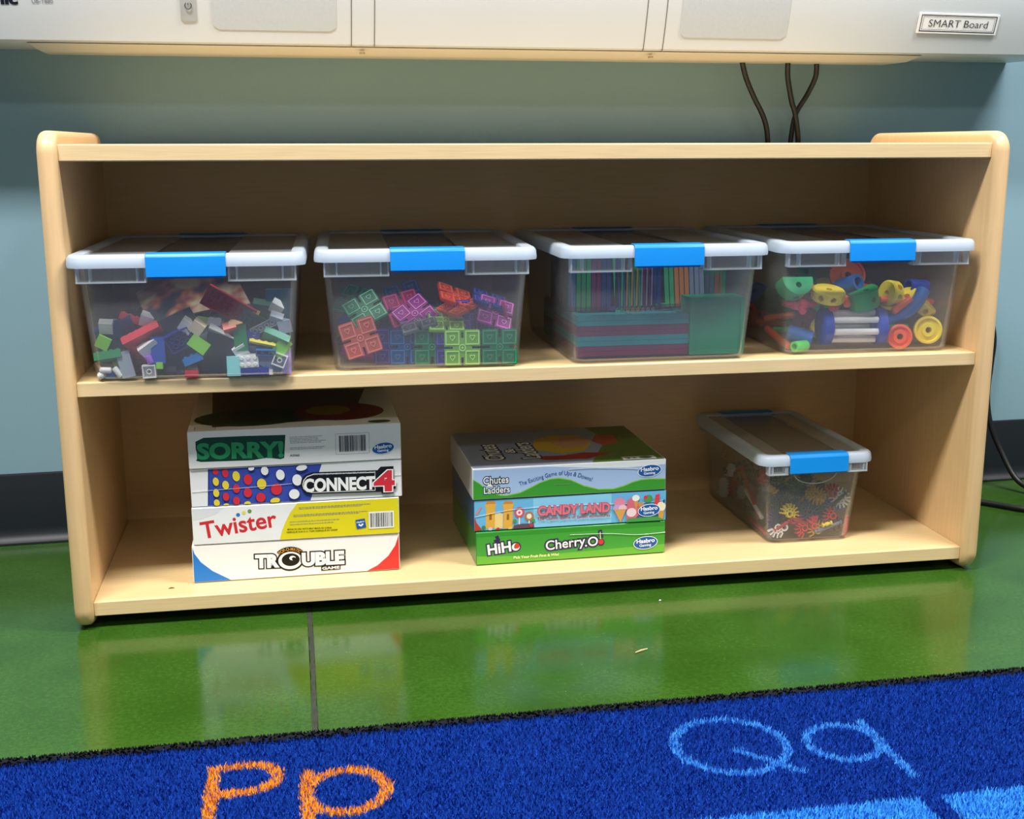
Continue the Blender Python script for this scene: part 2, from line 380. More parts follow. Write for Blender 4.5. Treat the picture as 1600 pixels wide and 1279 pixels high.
def pile():
    rg = np.random.default_rng(11); st = 0.00175
    gx, gy = np.meshgrid(np.arange(-1.24, 1.34, st), np.arange(-1.08, -0.322, st))
    P = np.stack([gx.ravel(), gy.ravel()], 1); P += rg.uniform(-0.45, 0.45, P.shape) * st
    # room -> rug frame
    c, s = math.cos(RZ), math.sin(RZ); Q = P - np.array([0, -0.337]); Q = np.stack([c * Q[:, 0] + s * Q[:, 1], -s * Q[:, 0] + c * Q[:, 1]], 1)
    P, Q = P[Q[:, 1] < -0.0085], Q[Q[:, 1] < -0.0085]
    idm = np.zeros(len(P), int); jit = rg.normal(0, 0.0009, len(P))
    for k, (x0, x1, y0, y1) in enumerate(RECTS):
        j = jit; idm[(P[:, 0] > x0 + j) & (P[:, 0] < x1 + j) & (P[:, 1] > y0 + j) & (P[:, 1] < y1 + j)] = 10 + k
    for k, (_, _, _, w, strokes) in enumerate(LETTERS):
        d = np.min([stroke_d(P, sp) for sp in strokes], axis=0); idm[d + jit < w] = 1 + k
    def tufts(sel, name, mat, label=None, z0=0.003, h=0.0055):
        B = Q[sel]; n = len(B); a = rg.uniform(0, 2 * PI, n); w = rg.uniform(0.0009, 0.0014, n); hh = h * rg.uniform(0.75, 1.1, n)
        ln = rg.uniform(0.0008, 0.0034, n); b = rg.uniform(0, 2 * PI, n)
        V = np.zeros((n, 3, 3)); dx, dy = np.cos(a) * w, np.sin(a) * w
        V[:, 0, 0] = B[:, 0] - dx; V[:, 0, 1] = B[:, 1] - dy; V[:, 1, 0] = B[:, 0] + dx; V[:, 1, 1] = B[:, 1] + dy
        V[:, 2, 0] = B[:, 0] + np.cos(b) * ln; V[:, 2, 1] = B[:, 1] + np.sin(b) * ln
        V[:, :2, 2] = z0; V[:, 2, 2] = z0 + hh
        me = bpy.data.meshes.new(name); me.vertices.add(3 * n); me.vertices.foreach_set('co', V.ravel())
        me.loops.add(3 * n); me.loops.foreach_set('vertex_index', np.arange(3 * n)); me.polygons.add(n)
        me.polygons.foreach_set('loop_start', np.arange(0, 3 * n, 3)); me.update(calc_edges=True)
        o = link(name, me, mat, rug); o['kind'] = 'stuff'
        if label: o['label'] = label
    tufts(idm == 0, 'pile', PILE_BLUE)
    for k, L in enumerate(LETTERS): tufts(idm == 1 + k, 'letter_pile', L[2], L[1])
    tufts(idm == 10, 'block_pile', PILE_LIGHT, 'light blue block woven under the letter Q'); tufts(idm == 11, 'block_pile', PILE_LIGHT, 'light blue block woven at the lower right')
    # fuzzy black binding along the near-wall edge
    n = 9000; x = rg.uniform(-1.25, 1.35, n); a = rg.uniform(-0.2, PI + 0.2, n); rad = 0.0044
    Q2 = np.stack([x, -0.0045 + rad * np.cos(a)], 1); zz = 0.0044 + rad * np.sin(a)
    V = np.zeros((n, 3, 3)); V[:, 0, 0] = x - 0.0013; V[:, 1, 0] = x + 0.0013; V[:, 2, 0] = x + rg.normal(0, 0.001, n)
    V[:, :, 1] = Q2[:, 1:2]; V[:, :, 2] = zz[:, None]; V[:, 2, 1] += np.cos(a) * 0.0028; V[:, 2, 2] += np.sin(a) * 0.0028
    V[:, :, 2] = np.maximum(V[:, :, 2], 0.0004)
    me = bpy.data.meshes.new('binding_fuzz'); me.from_pydata(V.reshape(-1, 3).tolist(), [], [(3 * i, 3 * i + 1, 3 * i + 2) for i in range(n)])
    link('binding_fuzz', me, PILE_BLACK, rug)['kind'] = 'stuff'
pile()
MB().tube([(x, -0.0045, 0.0046) for x in np.linspace(-1.25, 1.35, 60)], 0.0044, 10).build('edge_binding', PILE_BLACK, rug)['label'] = 'black bound edge'

# ------------------------------------------------------------------ latch boxes (clear bins)
TUB = clear_mat('cloudy_clear_tub', '#fdfdfd', 0.098, '#f3f7fa', rough=0.2, gloss=0.032, transl=0.45)
LIDM = clear_mat('milky_lid_rim', '#eef5fb', 0.78, '#e4f0fc', rough=0.3, gloss=0.05, transl=0.35)
PANM = clear_mat('milky_lid_panel', '#f2f4f6', 0.34, '#f3f6f6', rough=0.3, gloss=0.06, transl=0.5)
CHAM = clear_mat('clear_lid_channel', '#f0f0f0', 0.22, '#e6e6e4', rough=0.25, gloss=0.06, transl=0.5)
RIBM = clear_mat('cloudy_clear_rib', '#f4f6f8', 0.55, '#eaf3fc', rough=0.25, gloss=0.05, transl=0.4)
BLUE = pmat('blue_latch_plastic', '#0e8fe8', rough=0.38, spec=0.5, var=0.02)

def latch_box(name, loc, rz, label, p):
    """tub with tapering walls, front and back skirts, recessed lid and two blue latches.
    local origin: centre of the bottom; -y is the front."""
    root = empty(name, loc, rz, label, 'storage bin', 'clear storage bins with blue latches')
    bw, bl, tw, tl, h, t = p['bw'], p['bl'], p['tw'], p['tl'], p['h'], 0.0016
    def lp(f, z, ins=0.0, r=0.016):
        return [(x, y, z) for x, y in rr(bw + (tw - bw) * f - ins, bl + (tl - bl) * f - ins, max(0.003, r - ins * 0.6), 6)]
    e = 0.006
    tub = MB(); zs = [0.0, 0.0015, e, 0.25 * h, 0.5 * h, 0.75 * h, h]
    loops = [lp(0, 0.0, e * 0.8), lp(0, 0.0012, e * 0.3), lp(e / h, e)] + [lp(z / h, z) for z in zs[3:]]
    loops += [lp(z / h, z, t) for z in reversed(zs[3:])] + [lp(e / h, e, t), lp(0, 0.0030, e * 0.35 + t), lp(0, 0.0018, e * 0.8 + t)]
    tub.loft(loops).build('tub', TUB, root, smooth=35)
    # front and back skirts with ribs under the lid
    ls, zlo, zhi = p['lw'], h - p['sk'], h - 0.003
    for sy in (-1, 1):
        yw = sy * (tl - 0.004); yo = sy * (tl + 0.0075)
        for a, b in ((-tw + 0.001, -p['la'] - 0.001), (p['la'] + 0.001, tw - 0.001)):
            k = MB(); ya, yb = sorted((yo, yo - sy * 0.0012)); k.box(a, b, ya, yb, zlo, zhi)
            sk = k.build('skirt', TUB, root)
            lipm = MB(); ya, yb = sorted((yo + sy * 0.0006, yw)); lipm.box(a, b, ya, yb, zlo - 0.0006, zlo + 0.0012)
            lipm.build('skirt_lip', RIBM, sk)
            for x in ((a + 0.0012, a + 0.2 * (b - a), b - 0.13 * (b - a), b - 0.0012) if a < 0 else (a + 0.0012, a + 0.13 * (b - a), b - 0.2 * (b - a), b - 0.0012)):
                ya, yb = sorted((yo + sy * 0.0004, yw)); MB().box(x - 0.0010, x + 0.0010, ya, yb, zlo, zhi).build('rib', RIBM, sk)
    if p is SML:   # embossed finger recess under the front latch
        pts = [(0.032 * math.cos(a), -(bl + (tl - bl) * (0.105 + 0.017 * math.sin(a)) / h) - 0.0002, 0.105 + 0.017 * math.sin(a)) for a in np.linspace(PI, 2 * PI, 20)]
        MB().tube(pts, 0.0007, 6).build('finger_recess', RIBM, root)
    # lid
    lw, ll, z0, z1 = p['lw'], p['ll'], p['z0'], p['z1']
    def rl(ins, z, r=0.020):
        return [(x, y, z) for x, y in rr(lw - ins, ll - ins, max(0.004, r - ins * 0.7), 7)]
    rw = p['rim']
    lid = MB().loft([rl(0.0, z0), rl(-0.0004, z0 + 0.003), rl(0.0006, z1 - 0.0035), rl(0.003, z1 - 0.0006), rl(0.0055, z1), rl(rw - 0.003, z1), rl(rw, z1 - 0.0012), rl(rw + 0.001, z1 - 0.0042),
                     rl(rw - 0.001, z1 - 0.0052), rl(0.0045, z1 - 0.0030), rl(0.0022, z0 + 0.001)], closed=True).build('lid', LIDM, root, smooth=40)
    zz = z1 - 0.0046; x2 = p['la'] * 0.98; yy = ll - rw - 0.0003; xx = lw - rw - 0.0003
    for a, b in ((-xx, -x2), (x2, xx)):
        MB().box(a, b, -yy, yy, zz, zz + 0.0012).build('lid_panel', PANM, lid)
    MB().box(-x2 + 0.0004, x2 - 0.0004, -yy, yy, zz - 0.0026, zz - 0.0014).build('lid_channel', CHAM, lid)
    # latches
    la, lz = p['la'], p['lz']
    for sy in (-1, 1):
        q = MB(); yf = sy * (ll + 0.0022)
        sec = [(yf, lz), (yf - sy * 0.0006, z1 - 0.003), (yf - sy * 0.0030, z1 + 0.0008), (yf - sy * 0.020, z1 + 0.0014), (yf - sy * 0.022, z1 + 0.0004), (yf - sy * 0.0062, z1 + 0.0002), (yf - sy * 0.0024, z1 - 0.004), (yf - sy * 0.0028, lz + 0.0004)]
        q.prism(sec, -la, la, 'yz')
        q.build('latch', BLUE, root, bevel=0.0007)
        g = MB(); g.box(-la + 0.004, la - 0.004, *sorted((yf - sy * 0.0034, yf - sy * 0.0068)), lz - 0.002, z0 - 0.0006)
        g.build('latch_hook', BLUE, root)
    return root
BIG = dict(bw=0.1165, bl=0.150, tw=0.1270, tl=0.1600, h=0.140, sk=0.020, lw=0.1370, ll=0.1745, z0=0.1375, z1=0.1525, rim=0.017, la=0.0455, lz=0.1265)
SML = dict(bw=0.0620, bl=0.128, tw=0.0740, tl=0.1370, h=0.1215, sk=0.016, lw=0.0850, ll=0.1460, z0=0.1180, z1=0.1320, rim=0.015, la=0.0430, lz=0.1070)
BINS = {}
for key, x, y, z, rz, p, label in (
        (1, -0.4412, 0.142, Z3, -0.035, BIG, 'leftmost clear bin on the middle shelf, filled with mixed building bricks'),
        (2, -0.1560, 0.160, Z3, -0.040, BIG, 'second clear bin from the left, filled with translucent notched squares'),
        (3, 0.1420, 0.156, Z3, 0.000, BIG, 'third clear bin from the left, filled with stacked magnetic tiles'),
        (4, 0.4400, 0.167, Z3, -0.025, BIG, 'rightmost clear bin on the middle shelf, filled with yellow, orange and blue spool toys'),
        (5, 0.3840, 0.184, Z5, 0.000, SML, 'small clear bin on the bottom shelf, filled with rods and connectors')):
    BINS[key] = (latch_box('storage_bin', (x, y, z + 0.0003), rz, label, p), p)
# ------------------------------------------------------------------ toys inside the bins
TOYC = dict(white='#f1f2f0', tan='#d9a765', blue='#2c53b4', maroon='#7a2233', palegrey='#a9b2bf', olive='#7c9a3a', green='#12834f', lime='#8fd84a', navy='#24407e',
            slate='#2f3f58', red='#d22f45', crimson='#b01f30', purple='#a06ad6', royal='#22389c', clear='#5d6b7c', midnight='#12223a', cream='#f3e2c2', steel='#1f6fb8',
            black='#10161f', orange='#e2553d', peach='#f7bf85', mustard='#c99a2e', darkgreen='#0e4f38', grey='#8d949c', teal='#1c8f74', yellow='#f0e04a', bluegrey='#6d7c94',
            aqua='#9ce6e6', lavender='#b9a2dc', slateteal='#27505a', sunflower='#ffe43c', tangerine='#ff6a3c', mint='#2fbf77', emerald='#15a050', limegreen='#5fe06a', toyblue='#2a72c8',
            deepblue='#2247b8', rose='#e0405c', brown='#5a3424')
def toym(c): return pmat('toy_plastic_' + c, TOYC[c], rough=0.32, spec=0.5, var=0.03, vscale=60)
def tintm(c, hexc, op=0.55): return clear_mat('translucent_' + c, hexc, op, hexc, rough=0.2, gloss=0.05, transl=0.4)
TM = {}
def RM(r, t, s): return (Matrix.Rotation(math.radians(r), 4, 'Y') @ Matrix.Rotation(math.radians(t), 4, 'X') @ Matrix.Rotation(math.radians(s), 4, 'Z'))
def inner(p, v):
    f = max(0, min(1, v / p['h'])); return p['bw'] + (p['tw'] - p['bw']) * f - 0.0022, p['bl'] + (p['tl'] - p['bl']) * f - 0.0022
def settle(b, pts, M):
    """keep a piece inside the tub: shift it off the floor and walls"""
    p = BINS[b][1]; W = [M @ Vector(q) for q in pts]
    dz = max(0, 0.0026 - min(q.z for q in W)) - max(0, max(q.z for q in W) - (p['z1'] - 0.0092)); W = [q + Vector((0, 0, dz)) for q in W]
    dx0 = dx1 = dy0 = dy1 = 0
    for q in W:
        ix, iy = inner(p, q.z)
        dx0 = max(dx0, -ix - q.x); dx1 = max(dx1, q.x - ix); dy0 = max(dy0, -iy - q.y); dy1 = max(dy1, q.y - iy)
    return Matrix.Translation((dx0 - dx1, dy0 - dy1, dz)) @ M
def binmat(b):
    r = BINS[b][0]; return Matrix.Translation(r.location) @ Matrix.Rotation(r.rotation_euler.z, 4, 'Z')
def place(o, b, pts, pos, R):
    M = settle(b, pts, Matrix.Translation(pos) @ R); o.matrix_world = binmat(b) @ M; return M
def bbox(me):
    vs_ = [v.co for v in me.vertices]
    lo = [min(v[i] for v in vs_) for i in range(3)]; hi = [max(v[i] for v in vs_) for i in range(3)]
    return [(x, y, z) for x in (lo[0], hi[0]) for y in (lo[1], hi[1]) for z in (lo[2], hi[2])]
def toy(name, me, mat, b, pos, R, label, cat, group=None):
    key = (me.name, mat.name)
    if key not in TM:
        m2 = me if len(me.materials) == 0 else me.copy(); m2.materials.clear(); m2.materials.append(mat); TM[key] = (m2, [tuple(v.co) for v in m2.vertices] if len(m2.vertices) < 40 else bbox(m2))
    m2, pts = TM[key]
    o = link(name, m2); place(o, b, pts, pos, R)
    return tag(o, label, cat, group)
CACHE = {}
def brick(nx, ny, hp, hollow=False):
    k = ('brick', nx, ny, hp, hollow)
    if k not in CACHE:
        u = 0.008; X, Y, H = nx * u / 2 - 1e-4, ny * u / 2 - 1e-4, hp * 0.0032; t = 0.0013; m = MB(); z0, z1 = -H / 2, H / 2
        if hollow: m.box(-X, X, -Y, Y, z1 - t, z1)
        else: m.box(-X, X, -Y, Y, z0, z1)
        if hollow: m.box(-X, X, -Y, -Y + t, z0, z1 - t).box(-X, X, Y - t, Y, z0, z1 - t).box(-X, -X + t, -Y + t, Y - t, z0, z1 - t).box(X - t, X, -Y + t, Y - t, z0, z1 - t)
        for i in range(nx):
            for j in range(ny):
                cx, cy = (i - (nx - 1) / 2) * u, (j - (ny - 1) / 2) * u
                m.lathe([(0.0024, z1 - 1e-4), (0.0024, z1 + 0.0014), (0.0021, z1 + 0.0017)], 8, Matrix.Translation((cx, cy, 0)))
        for i in range(nx - 1 if hollow else 0):
            for j in range(max(1, ny - 1)):
                cx, cy = (i - (nx - 2) / 2) * u, (j - (ny - 2) / 2) * u if ny > 1 else 0
                if ny > 1: m.lathe([(0.0032, z0 + 1e-4), (0.0032, z1 - t), (0.0023, z1 - t), (0.0023, z0 + 1e-4)], 10, Matrix.Translation((cx, cy, 0)), closed=True)
                else: m.lathe([(0.0014, z0 + 1e-4), (0.0014, z1 - t)], 8, Matrix.Translation((cx, 0, 0)))
        CACHE[k] = m.mesh('brick_%d_%d_%d_%d' % (nx, ny, hp, hollow), 0)
    return CACHE[k]
def slope(nx, ny, hp):
    k = ('slope', nx, ny, hp)
    if k not in CACHE:
        u = 0.008; X, Y, H = nx * u / 2, ny * u / 2, hp * 0.0032 / 2
        m = MB().prism([(-X, -H), (X, -H), (X, -H + 0.0012), (-X + u, H), (-X, H)], -Y, Y, 'xz')
        for j in range(ny): m.lathe([(0.0024, H - 1e-4), (0.0024, H + 0.0016)], 8, Matrix.Translation((-X + u / 2, (j - (ny - 1) / 2) * u, 0)))
        CACHE[k] = m.mesh('slope_%d_%d_%d' % (nx, ny, hp), 0)
    return CACHE[k]
def pin(L, d):
    k = ('pin', L, d)
    if k not in CACHE:
        r = d / 2; e = min(r * 0.6, L / 4)
        CACHE[k] = MB().lathe([(r * 0.55, -L / 2), (r * 0.92, -L / 2 + e * 0.35), (r, -L / 2 + e), (r, L / 2 - e), (r * 0.92, L / 2 - e * 0.35), (r * 0.55, L / 2)], 14, Matrix.Rotation(PI / 2, 4, 'Y')).mesh('pin_%g_%g' % (L, d))
    return CACHE[k]
def ball(r):
    return MB().lathe([(r * math.sin(a), -r * math.cos(a)) for a in np.linspace(0.12, PI - 0.12, 9)], 14).mesh('ball', 80)
def beam(L, d):
    m = MB(); t = d / 2
    n = 4; m.box(-L / 2, L / 2, -0.0005, 0.003, -t, -t + 0.0012).box(-L / 2, L / 2, -0.0005, 0.003, t - 0.0012, t).box(-L / 2, -L / 2 + 0.0012, -0.0005, 0.003, -t, t).box(L / 2 - 0.0012, L / 2, -0.0005, 0.003, -t, t).box(-L / 2, L / 2, 0.002, 0.0035, -t, t)
    for i in range(n):
        m.lathe([(0.0030, -0.003), (0.0030, 0.001), (0.0021, 0.001), (0.0021, -0.003)], 10, Matrix.Translation(((i - 1.5) * L / 4.4, 0, 0)) @ Matrix.Rotation(PI / 2, 4, 'X'), closed=True)
    return m.mesh('holed_beam', 0)
def bool_cut(base, cutter):
    a = bpy.data.objects.new('a', base); c = bpy.data.objects.new('c', cutter); COL.objects.link(a); COL.objects.link(c)
    md = a.modifiers.new('b', 'BOOLEAN'); md.object = c; md.operation = 'DIFFERENCE'; md.solver = 'EXACT'
    bpy.context.view_layer.update(); dg = bpy.context.evaluated_depsgraph_get(); me = bpy.data.meshes.new_from_object(a.evaluated_get(dg))
    for o in (a, c): bpy.data.objects.remove(o)
    me.name = base.name; me.materials.clear(); me.shade_smooth(); me.set_sharp_from_angle(angle=math.radians(35)); return me

# ---- leftmost bin: building bricks, front layer as the photograph shows it
BRICKS = [
    ('pin', (0.014, 0.0075), 'white', (-0.1041, -0.1434, 0.0133), (4, 0, 0), 'white round pin lying flat low in the left corner'),
    ('pin', (0.014, 0.0075), 'white', (-0.0903, -0.1428, 0.0058), (55, 0, 0), 'white round pin leaning beside the pale grey plate at lower left'),
    ('ball', 0.0045, 'white', (-0.1108, -0.1427, 0.0041), (0, 0, 0), 'tiny white ball in the lower left corner'),
    ('pin', (0.02, 0.004), 'tan', (-0.1134, -0.1424, 0.0142), (62, 0, 0), 'thin tan stick leaning in the lower left corner'),
    ('b', (2, 1, 3), 'blue', (-0.1022, -0.1366, 0.0035), (0, 0, 0), 'small blue brick under the white pin at lower left'),
    ('b', (1, 1, 3), 'maroon', (-0.1174, -0.133, 0.0079), (0, 0, 10), 'small dark red brick in the lower left corner'),
    ('b', (2, 4, 1), 'palegrey', (-0.0803, -0.1435, 0.015), (-12, -90, 0), 'pale blue-grey plate standing at lower left'),
    ('b', (1, 1, 3), 'olive', (-0.0922, -0.1376, 0.0174), (10, 0, 30), 'small olive brick beside the pale grey plate'),
    ('b', (4, 2, 3), 'green', (-0.106, -0.1385, 0.0297), (-8, -20, 0), 'green brick low at the left end'),
    ('b', (2, 2, 1), 'lime', (-0.105, -0.1417, 0.0464), (28, -80, 0), 'lime plate at the left end above the green brick'),
    ('b', (2, 2, 3), 'white', (-0.1012, -0.135, 0.0646), (4, -60, 0), 'white brick high at the left end'),
    ('b', (6, 4, 3), 'navy', (-0.0931, -0.1262, 0.0538), (-20, -70, 0), 'large navy brick high at the left end'),
    ('b', (4, 4, 3), 'slate', (-0.0962, -0.1248, 0.0333), (10, -80, 0), 'dark slate brick behind the green brick at left'),
    ('b', (6, 2, 3), 'red', (-0.0593, -0.1423, 0.0547), (-26, -35, 0), 'long red brick slanting up left of middle'),
    ('b', (4, 2, 3), 'crimson', (-0.0727, -0.1213, 0.0682), (22, -30, 0), 'dark red brick on top of the heap left of middle'),
    ('sl', (3, 2, 3), 'white', (-0.0518, -0.1442, 0.0393), (-35, -60, 0), 'white sloped piece left of the upright blue brick'),
    ('b', (3, 2, 3), 'red', (-0.0651, -0.1327, 0.0323), (30, -50, 0), 'short red brick under the long slanting red one'),
    ('b', (2, 4, 3), 'blue', (-0.0412, -0.142, 0.0363), (0, -90, 0), 'upright blue brick left of middle'),
    ('pin', (0.011, 0.009), 'purple', (-0.052, -0.1442, 0.0253), (65, 0, 0), 'small purple round piece under the white slope'),
    ('b', (1, 1, 3), 'lime', (-0.0406, -0.1437, 0.0179), (2, -90, 0), 'lime cube under the upright blue brick'),
    ('b', (2, 2, 3), 'white', (-0.0532, -0.1441, 0.0097), (-2, -90, 0), 'white brick with hollow underside facing out at lower left'),
    ('sl', (2, 2, 3), 'white', (-0.0532, -0.1355, 0.0721), (20, -60, 0), 'white sloped piece on top of the heap left of middle'),
    ('b', (4, 3, 3), 'royal', (-0.0161, -0.1398, 0.0478), (-26, -75, 0), 'royal blue brick with hollow underside facing out near the middle'),
    ('b', (6, 6, 1), 'clear', (-0.0154, -0.1284, 0.0554), (-24, -75, 0), 'smoky clear plate behind the royal blue brick'),
    ('b', (4, 4, 3), 'midnight', (-0.0286, -0.1316, 0.017), (6, -80, 0), 'dark blue-black brick low left of middle'),
    ('sl', (2, 2, 3), 'white', (-0.0066, -0.142, 0.065), (35, -70, 0), 'white sloped piece above the royal blue brick'),
    ('b', (2, 2, 3), 'cream', (0.0061, -0.1449, 0.0632), (38, -70, 0), 'cream brick near the top of the heap in the middle'),
    ('b', (2, 2, 3), 'olive', (0.012, -0.133, 0.0648), (10, -50, 0), 'olive brick behind the cream brick'),
    ('b', (2, 3, 1), 'lime', (0.0064, -0.1454, 0.0421), (-52, -90, 0), 'lime plate tilted in the middle'),
    ('b', (3, 1, 3), 'steel', (-0.0014, -0.1421, 0.0236), (-22, -10, 0), 'steel blue brick low in the middle'),
    ('b', (1, 2, 3), 'red', (-0.0039, -0.1427, 0.0049), (0, -90, 90), 'small red brick on the floor of the bin in the middle'),
    ('b', (2, 2, 3), 'palegrey', (0.0115, -0.1359, 0.0496), (-20, -60, 0), 'pale grey brick left of the black plate'),
    ('b', (4, 6, 1), 'black', (0.028, -0.1412, 0.025), (12, -86, 0), 'large black plate leaning on the front in the middle'),
    ('b', (2, 1, 3), 'palegrey', (0.0253, -0.1372, 0.0667), (6, -30, 0), 'pale grey brick above the black plate'),
    ('sl', (4, 2, 2), 'white', (0.0331, -0.1383, 0.0542), (26, -30, 0), 'white slope lying over the black plate'),
    ('b', (2, 2, 3), 'orange', (0.0447, -0.1427, 0.06), (-14, -40, 0), 'orange-red brick right of middle under the big red plate'),
    ('sl', (2, 1, 2), 'peach', (0.0513, -0.1452, 0.0672), (-14, -20, 0), 'peach wedge under the big red plate'),
    ('b', (8, 4, 1), 'crimson', (0.042, -0.1264, 0.0844), (32, -62, 0), 'big red plate on top of the heap right of middle'),
    ('b', (1, 1, 3), 'mustard', (0.0738, -0.1297, 0.0747), (28, -60, 0), 'tiny mustard brick at the corner of the big red plate'),
    ('b', (4, 3, 1), 'darkgreen', (0.0699, -0.1351, 0.0654), (28, -75, 0), 'dark green plate right of the big red plate'),
    ('beam', (0.034, 0.01), 'grey', (0.084, -0.1448, 0.0617), (-26, 0, 0), 'grey beam with round holes slanting up at right'),
    ('b', (2, 2, 3), 'palegrey', (0.0985, -0.1394, 0.07), (20, -50, 0), 'pale grey brick at the upper end of the grey beam'),
    ('b', (2, 4, 3), 'green', (0.0558, -0.1419, 0.0487), (-4, -90, 0), 'upright green brick right of the black plate'),
    ('b', (2, 2, 3), 'royal', (0.0709, -0.1399, 0.0488), (0, -80, 0), 'royal blue brick below the grey beam'),
    ('b', (4, 2, 3), 'teal', (0.0978, -0.1438, 0.048), (26, -45, 0), 'teal brick near the right end'),
    ('b', (3, 2, 1), 'lime', (0.1126, -0.1449, 0.0352), (-52, -85, 0), 'lime plate at the right end'),
    ('b', (4, 1, 1), 'yellow', (0.0816, -0.1454, 0.0415), (13, -30, 0), 'thin yellow plate right of middle'),
    ('b', (4, 2, 3), 'navy', (0.0775, -0.1347, 0.0328), (6, -60, 0), 'navy brick under the thin yellow plate'),
    ('b', (3, 1, 3), 'steel', (0.0853, -0.1446, 0.0311), (3, -75, 0), 'bright blue brick with holes facing out at right'),
    ('b', (2, 2, 3), 'white', (0.1013, -0.1449, 0.0205), (23, -90, 0), 'white brick with hollow underside facing out at lower right'),
    ('b', (4, 2, 1), 'bluegrey', (0.09, -0.1432, 0.011), (28, -90, 0), 'blue-grey tile tilted at lower right'),
    ('b', (3, 2, 3), 'white', (0.064, -0.1429, 0.0203), (-2, 90, 0), 'white six-stud brick facing out at lower right'),
    ('b', (2, 3, 3), 'aqua', (0.0462, -0.143, 0.009), (0, -90, 0), 'pale aqua brick standing right of the black plate'),
    ('b', (5, 2, 3), 'royal', (0.0681, -0.1388, 0.0052), (0, 0, 0), 'long royal blue brick on the floor of the bin at right'),
    ('b', (1, 1, 2), 'white', (0.0886, -0.1426, 0.0022), (0, 0, 0), 'tiny white plate on the floor of the bin at right'),
    ('b', (2, 4, 1), 'lavender', (0.1115, -0.1421, 0.0102), (2, -90, 0), 'lavender plate standing at the right end'),
    ('sl', (2, 2, 4), 'palegrey', (0.1104, -0.1388, 0.0618), (-10, -80, 0), 'pale grey wedge high at the right end'),
    ('sl', (2, 2, 3), 'white', (0.1, -0.1243, 0.0829), (30, -50, 0), 'white wedge on top of the heap near the right end'),
    ('sl', (2, 2, 3), 'white', (0.055, -0.1407, 0.0328), (-30, -70, 0), 'white wedge under the upright green brick'),
    ('b', (4, 6, 1), 'slateteal', (0.1126, -0.1142, 0.0805), (0, -80, 0), 'dark teal plate high at the right end'),
    ('b', (4, 4, 3), 'darkgreen', (0.085, -0.1088, 0.0756), (10, -50, 0), 'dark green brick behind the big red plate'),
    ('b', (6, 4, 3), 'midnight', (0.0254, -0.1272, 0.0115), (0, -60, 0), 'dark blue-black brick behind the black plate'),
    ('b', (4, 4, 3), 'maroon', (-0.0707, -0.1293, 0.0122), (0, -70, 0), 'maroon brick behind the white hollow brick'),
    ('b', (4, 2, 3), 'midnight', (-0.0388, -0.1287, 0.0049), (0, -20, 0), 'dark blue-black brick on the floor of the bin left of middle'),
    ('b', (2, 2, 3), 'maroon', (0.1031, -0.1344, 0.0002), (0, -10, 0), 'maroon brick in the lower right corner'),
]
E_ = 'first second third fourth fifth sixth seventh eighth ninth tenth eleventh twelfth thirteenth fourteenth fifteenth sixteenth'.split()
G1 = 'mixed building bricks in the leftmost bin'
for kind, d, c, pos, rot, lab in BRICKS:
    R = RM(*rot); mt = toym(c) if c != 'clear' else tintm('smoke', '#8a97a6', 0.5)
    me = {'b': lambda: brick(*d, hollow=('hollow' in lab or 'holes facing' in lab or 'red plate on' in lab or 'dark green plate' in lab)), 'sl': lambda: slope(*d), 'pin': lambda: pin(*d), 'ball': lambda: ball(d), 'beam': lambda: beam(*d)}[kind]()
    nm = {'b': 'building_brick', 'sl': 'slope_brick', 'pin': 'round_pin', 'ball': 'toy_ball', 'beam': 'holed_beam'}[kind]
    toy(nm, me, mt, 1, pos, R, lab, {'b': 'toy brick', 'sl': 'toy brick', 'pin': 'toy pin', 'ball': 'toy ball', 'beam': 'toy beam'}[kind], G1)
rnd = random.Random(21)
NTH = 'first second third fourth fifth sixth seventh eighth'.split()
COLN = dict(navy='navy', red='red', green='green', white='white', grey='grey', midnight='dark blue-black', maroon='maroon', darkgreen='dark green', slate='slate', royal='royal blue', mustard='mustard')
for iz in range(2):
    for iy in range(7):
        for ix in range(6):
            c = rnd.choice(['navy', 'red', 'green', 'white', 'grey', 'midnight', 'midnight', 'maroon', 'darkgreen', 'slate', 'royal', 'mustard', 'slate'])
            x = -0.095 + ix * 0.038 + rnd.uniform(-.003, .003); y = -0.088 + iy * 0.037 + rnd.uniform(-.003, .003); z = 0.016 + iz * 0.028 + rnd.uniform(-.003, .003) + (0.010 if iz and iy < 4 else 0)
            toy('building_brick', brick(*rnd.choice([(4, 2, 3), (3, 2, 3), (4, 2, 3), (2, 2, 3), (4, 2, 1)])), toym(c), 1, (x, y, z), RM(rnd.uniform(-35, 35), rnd.uniform(-35, 35), rnd.uniform(0, 180)),
                '%s brick inside the leftmost bin, %s layer, %s row back, %s from left' % (COLN[c], ('lower', 'upper')[iz], NTH[iy], NTH[ix]), 'toy brick', 'bricks buried in the back of the leftmost bin')
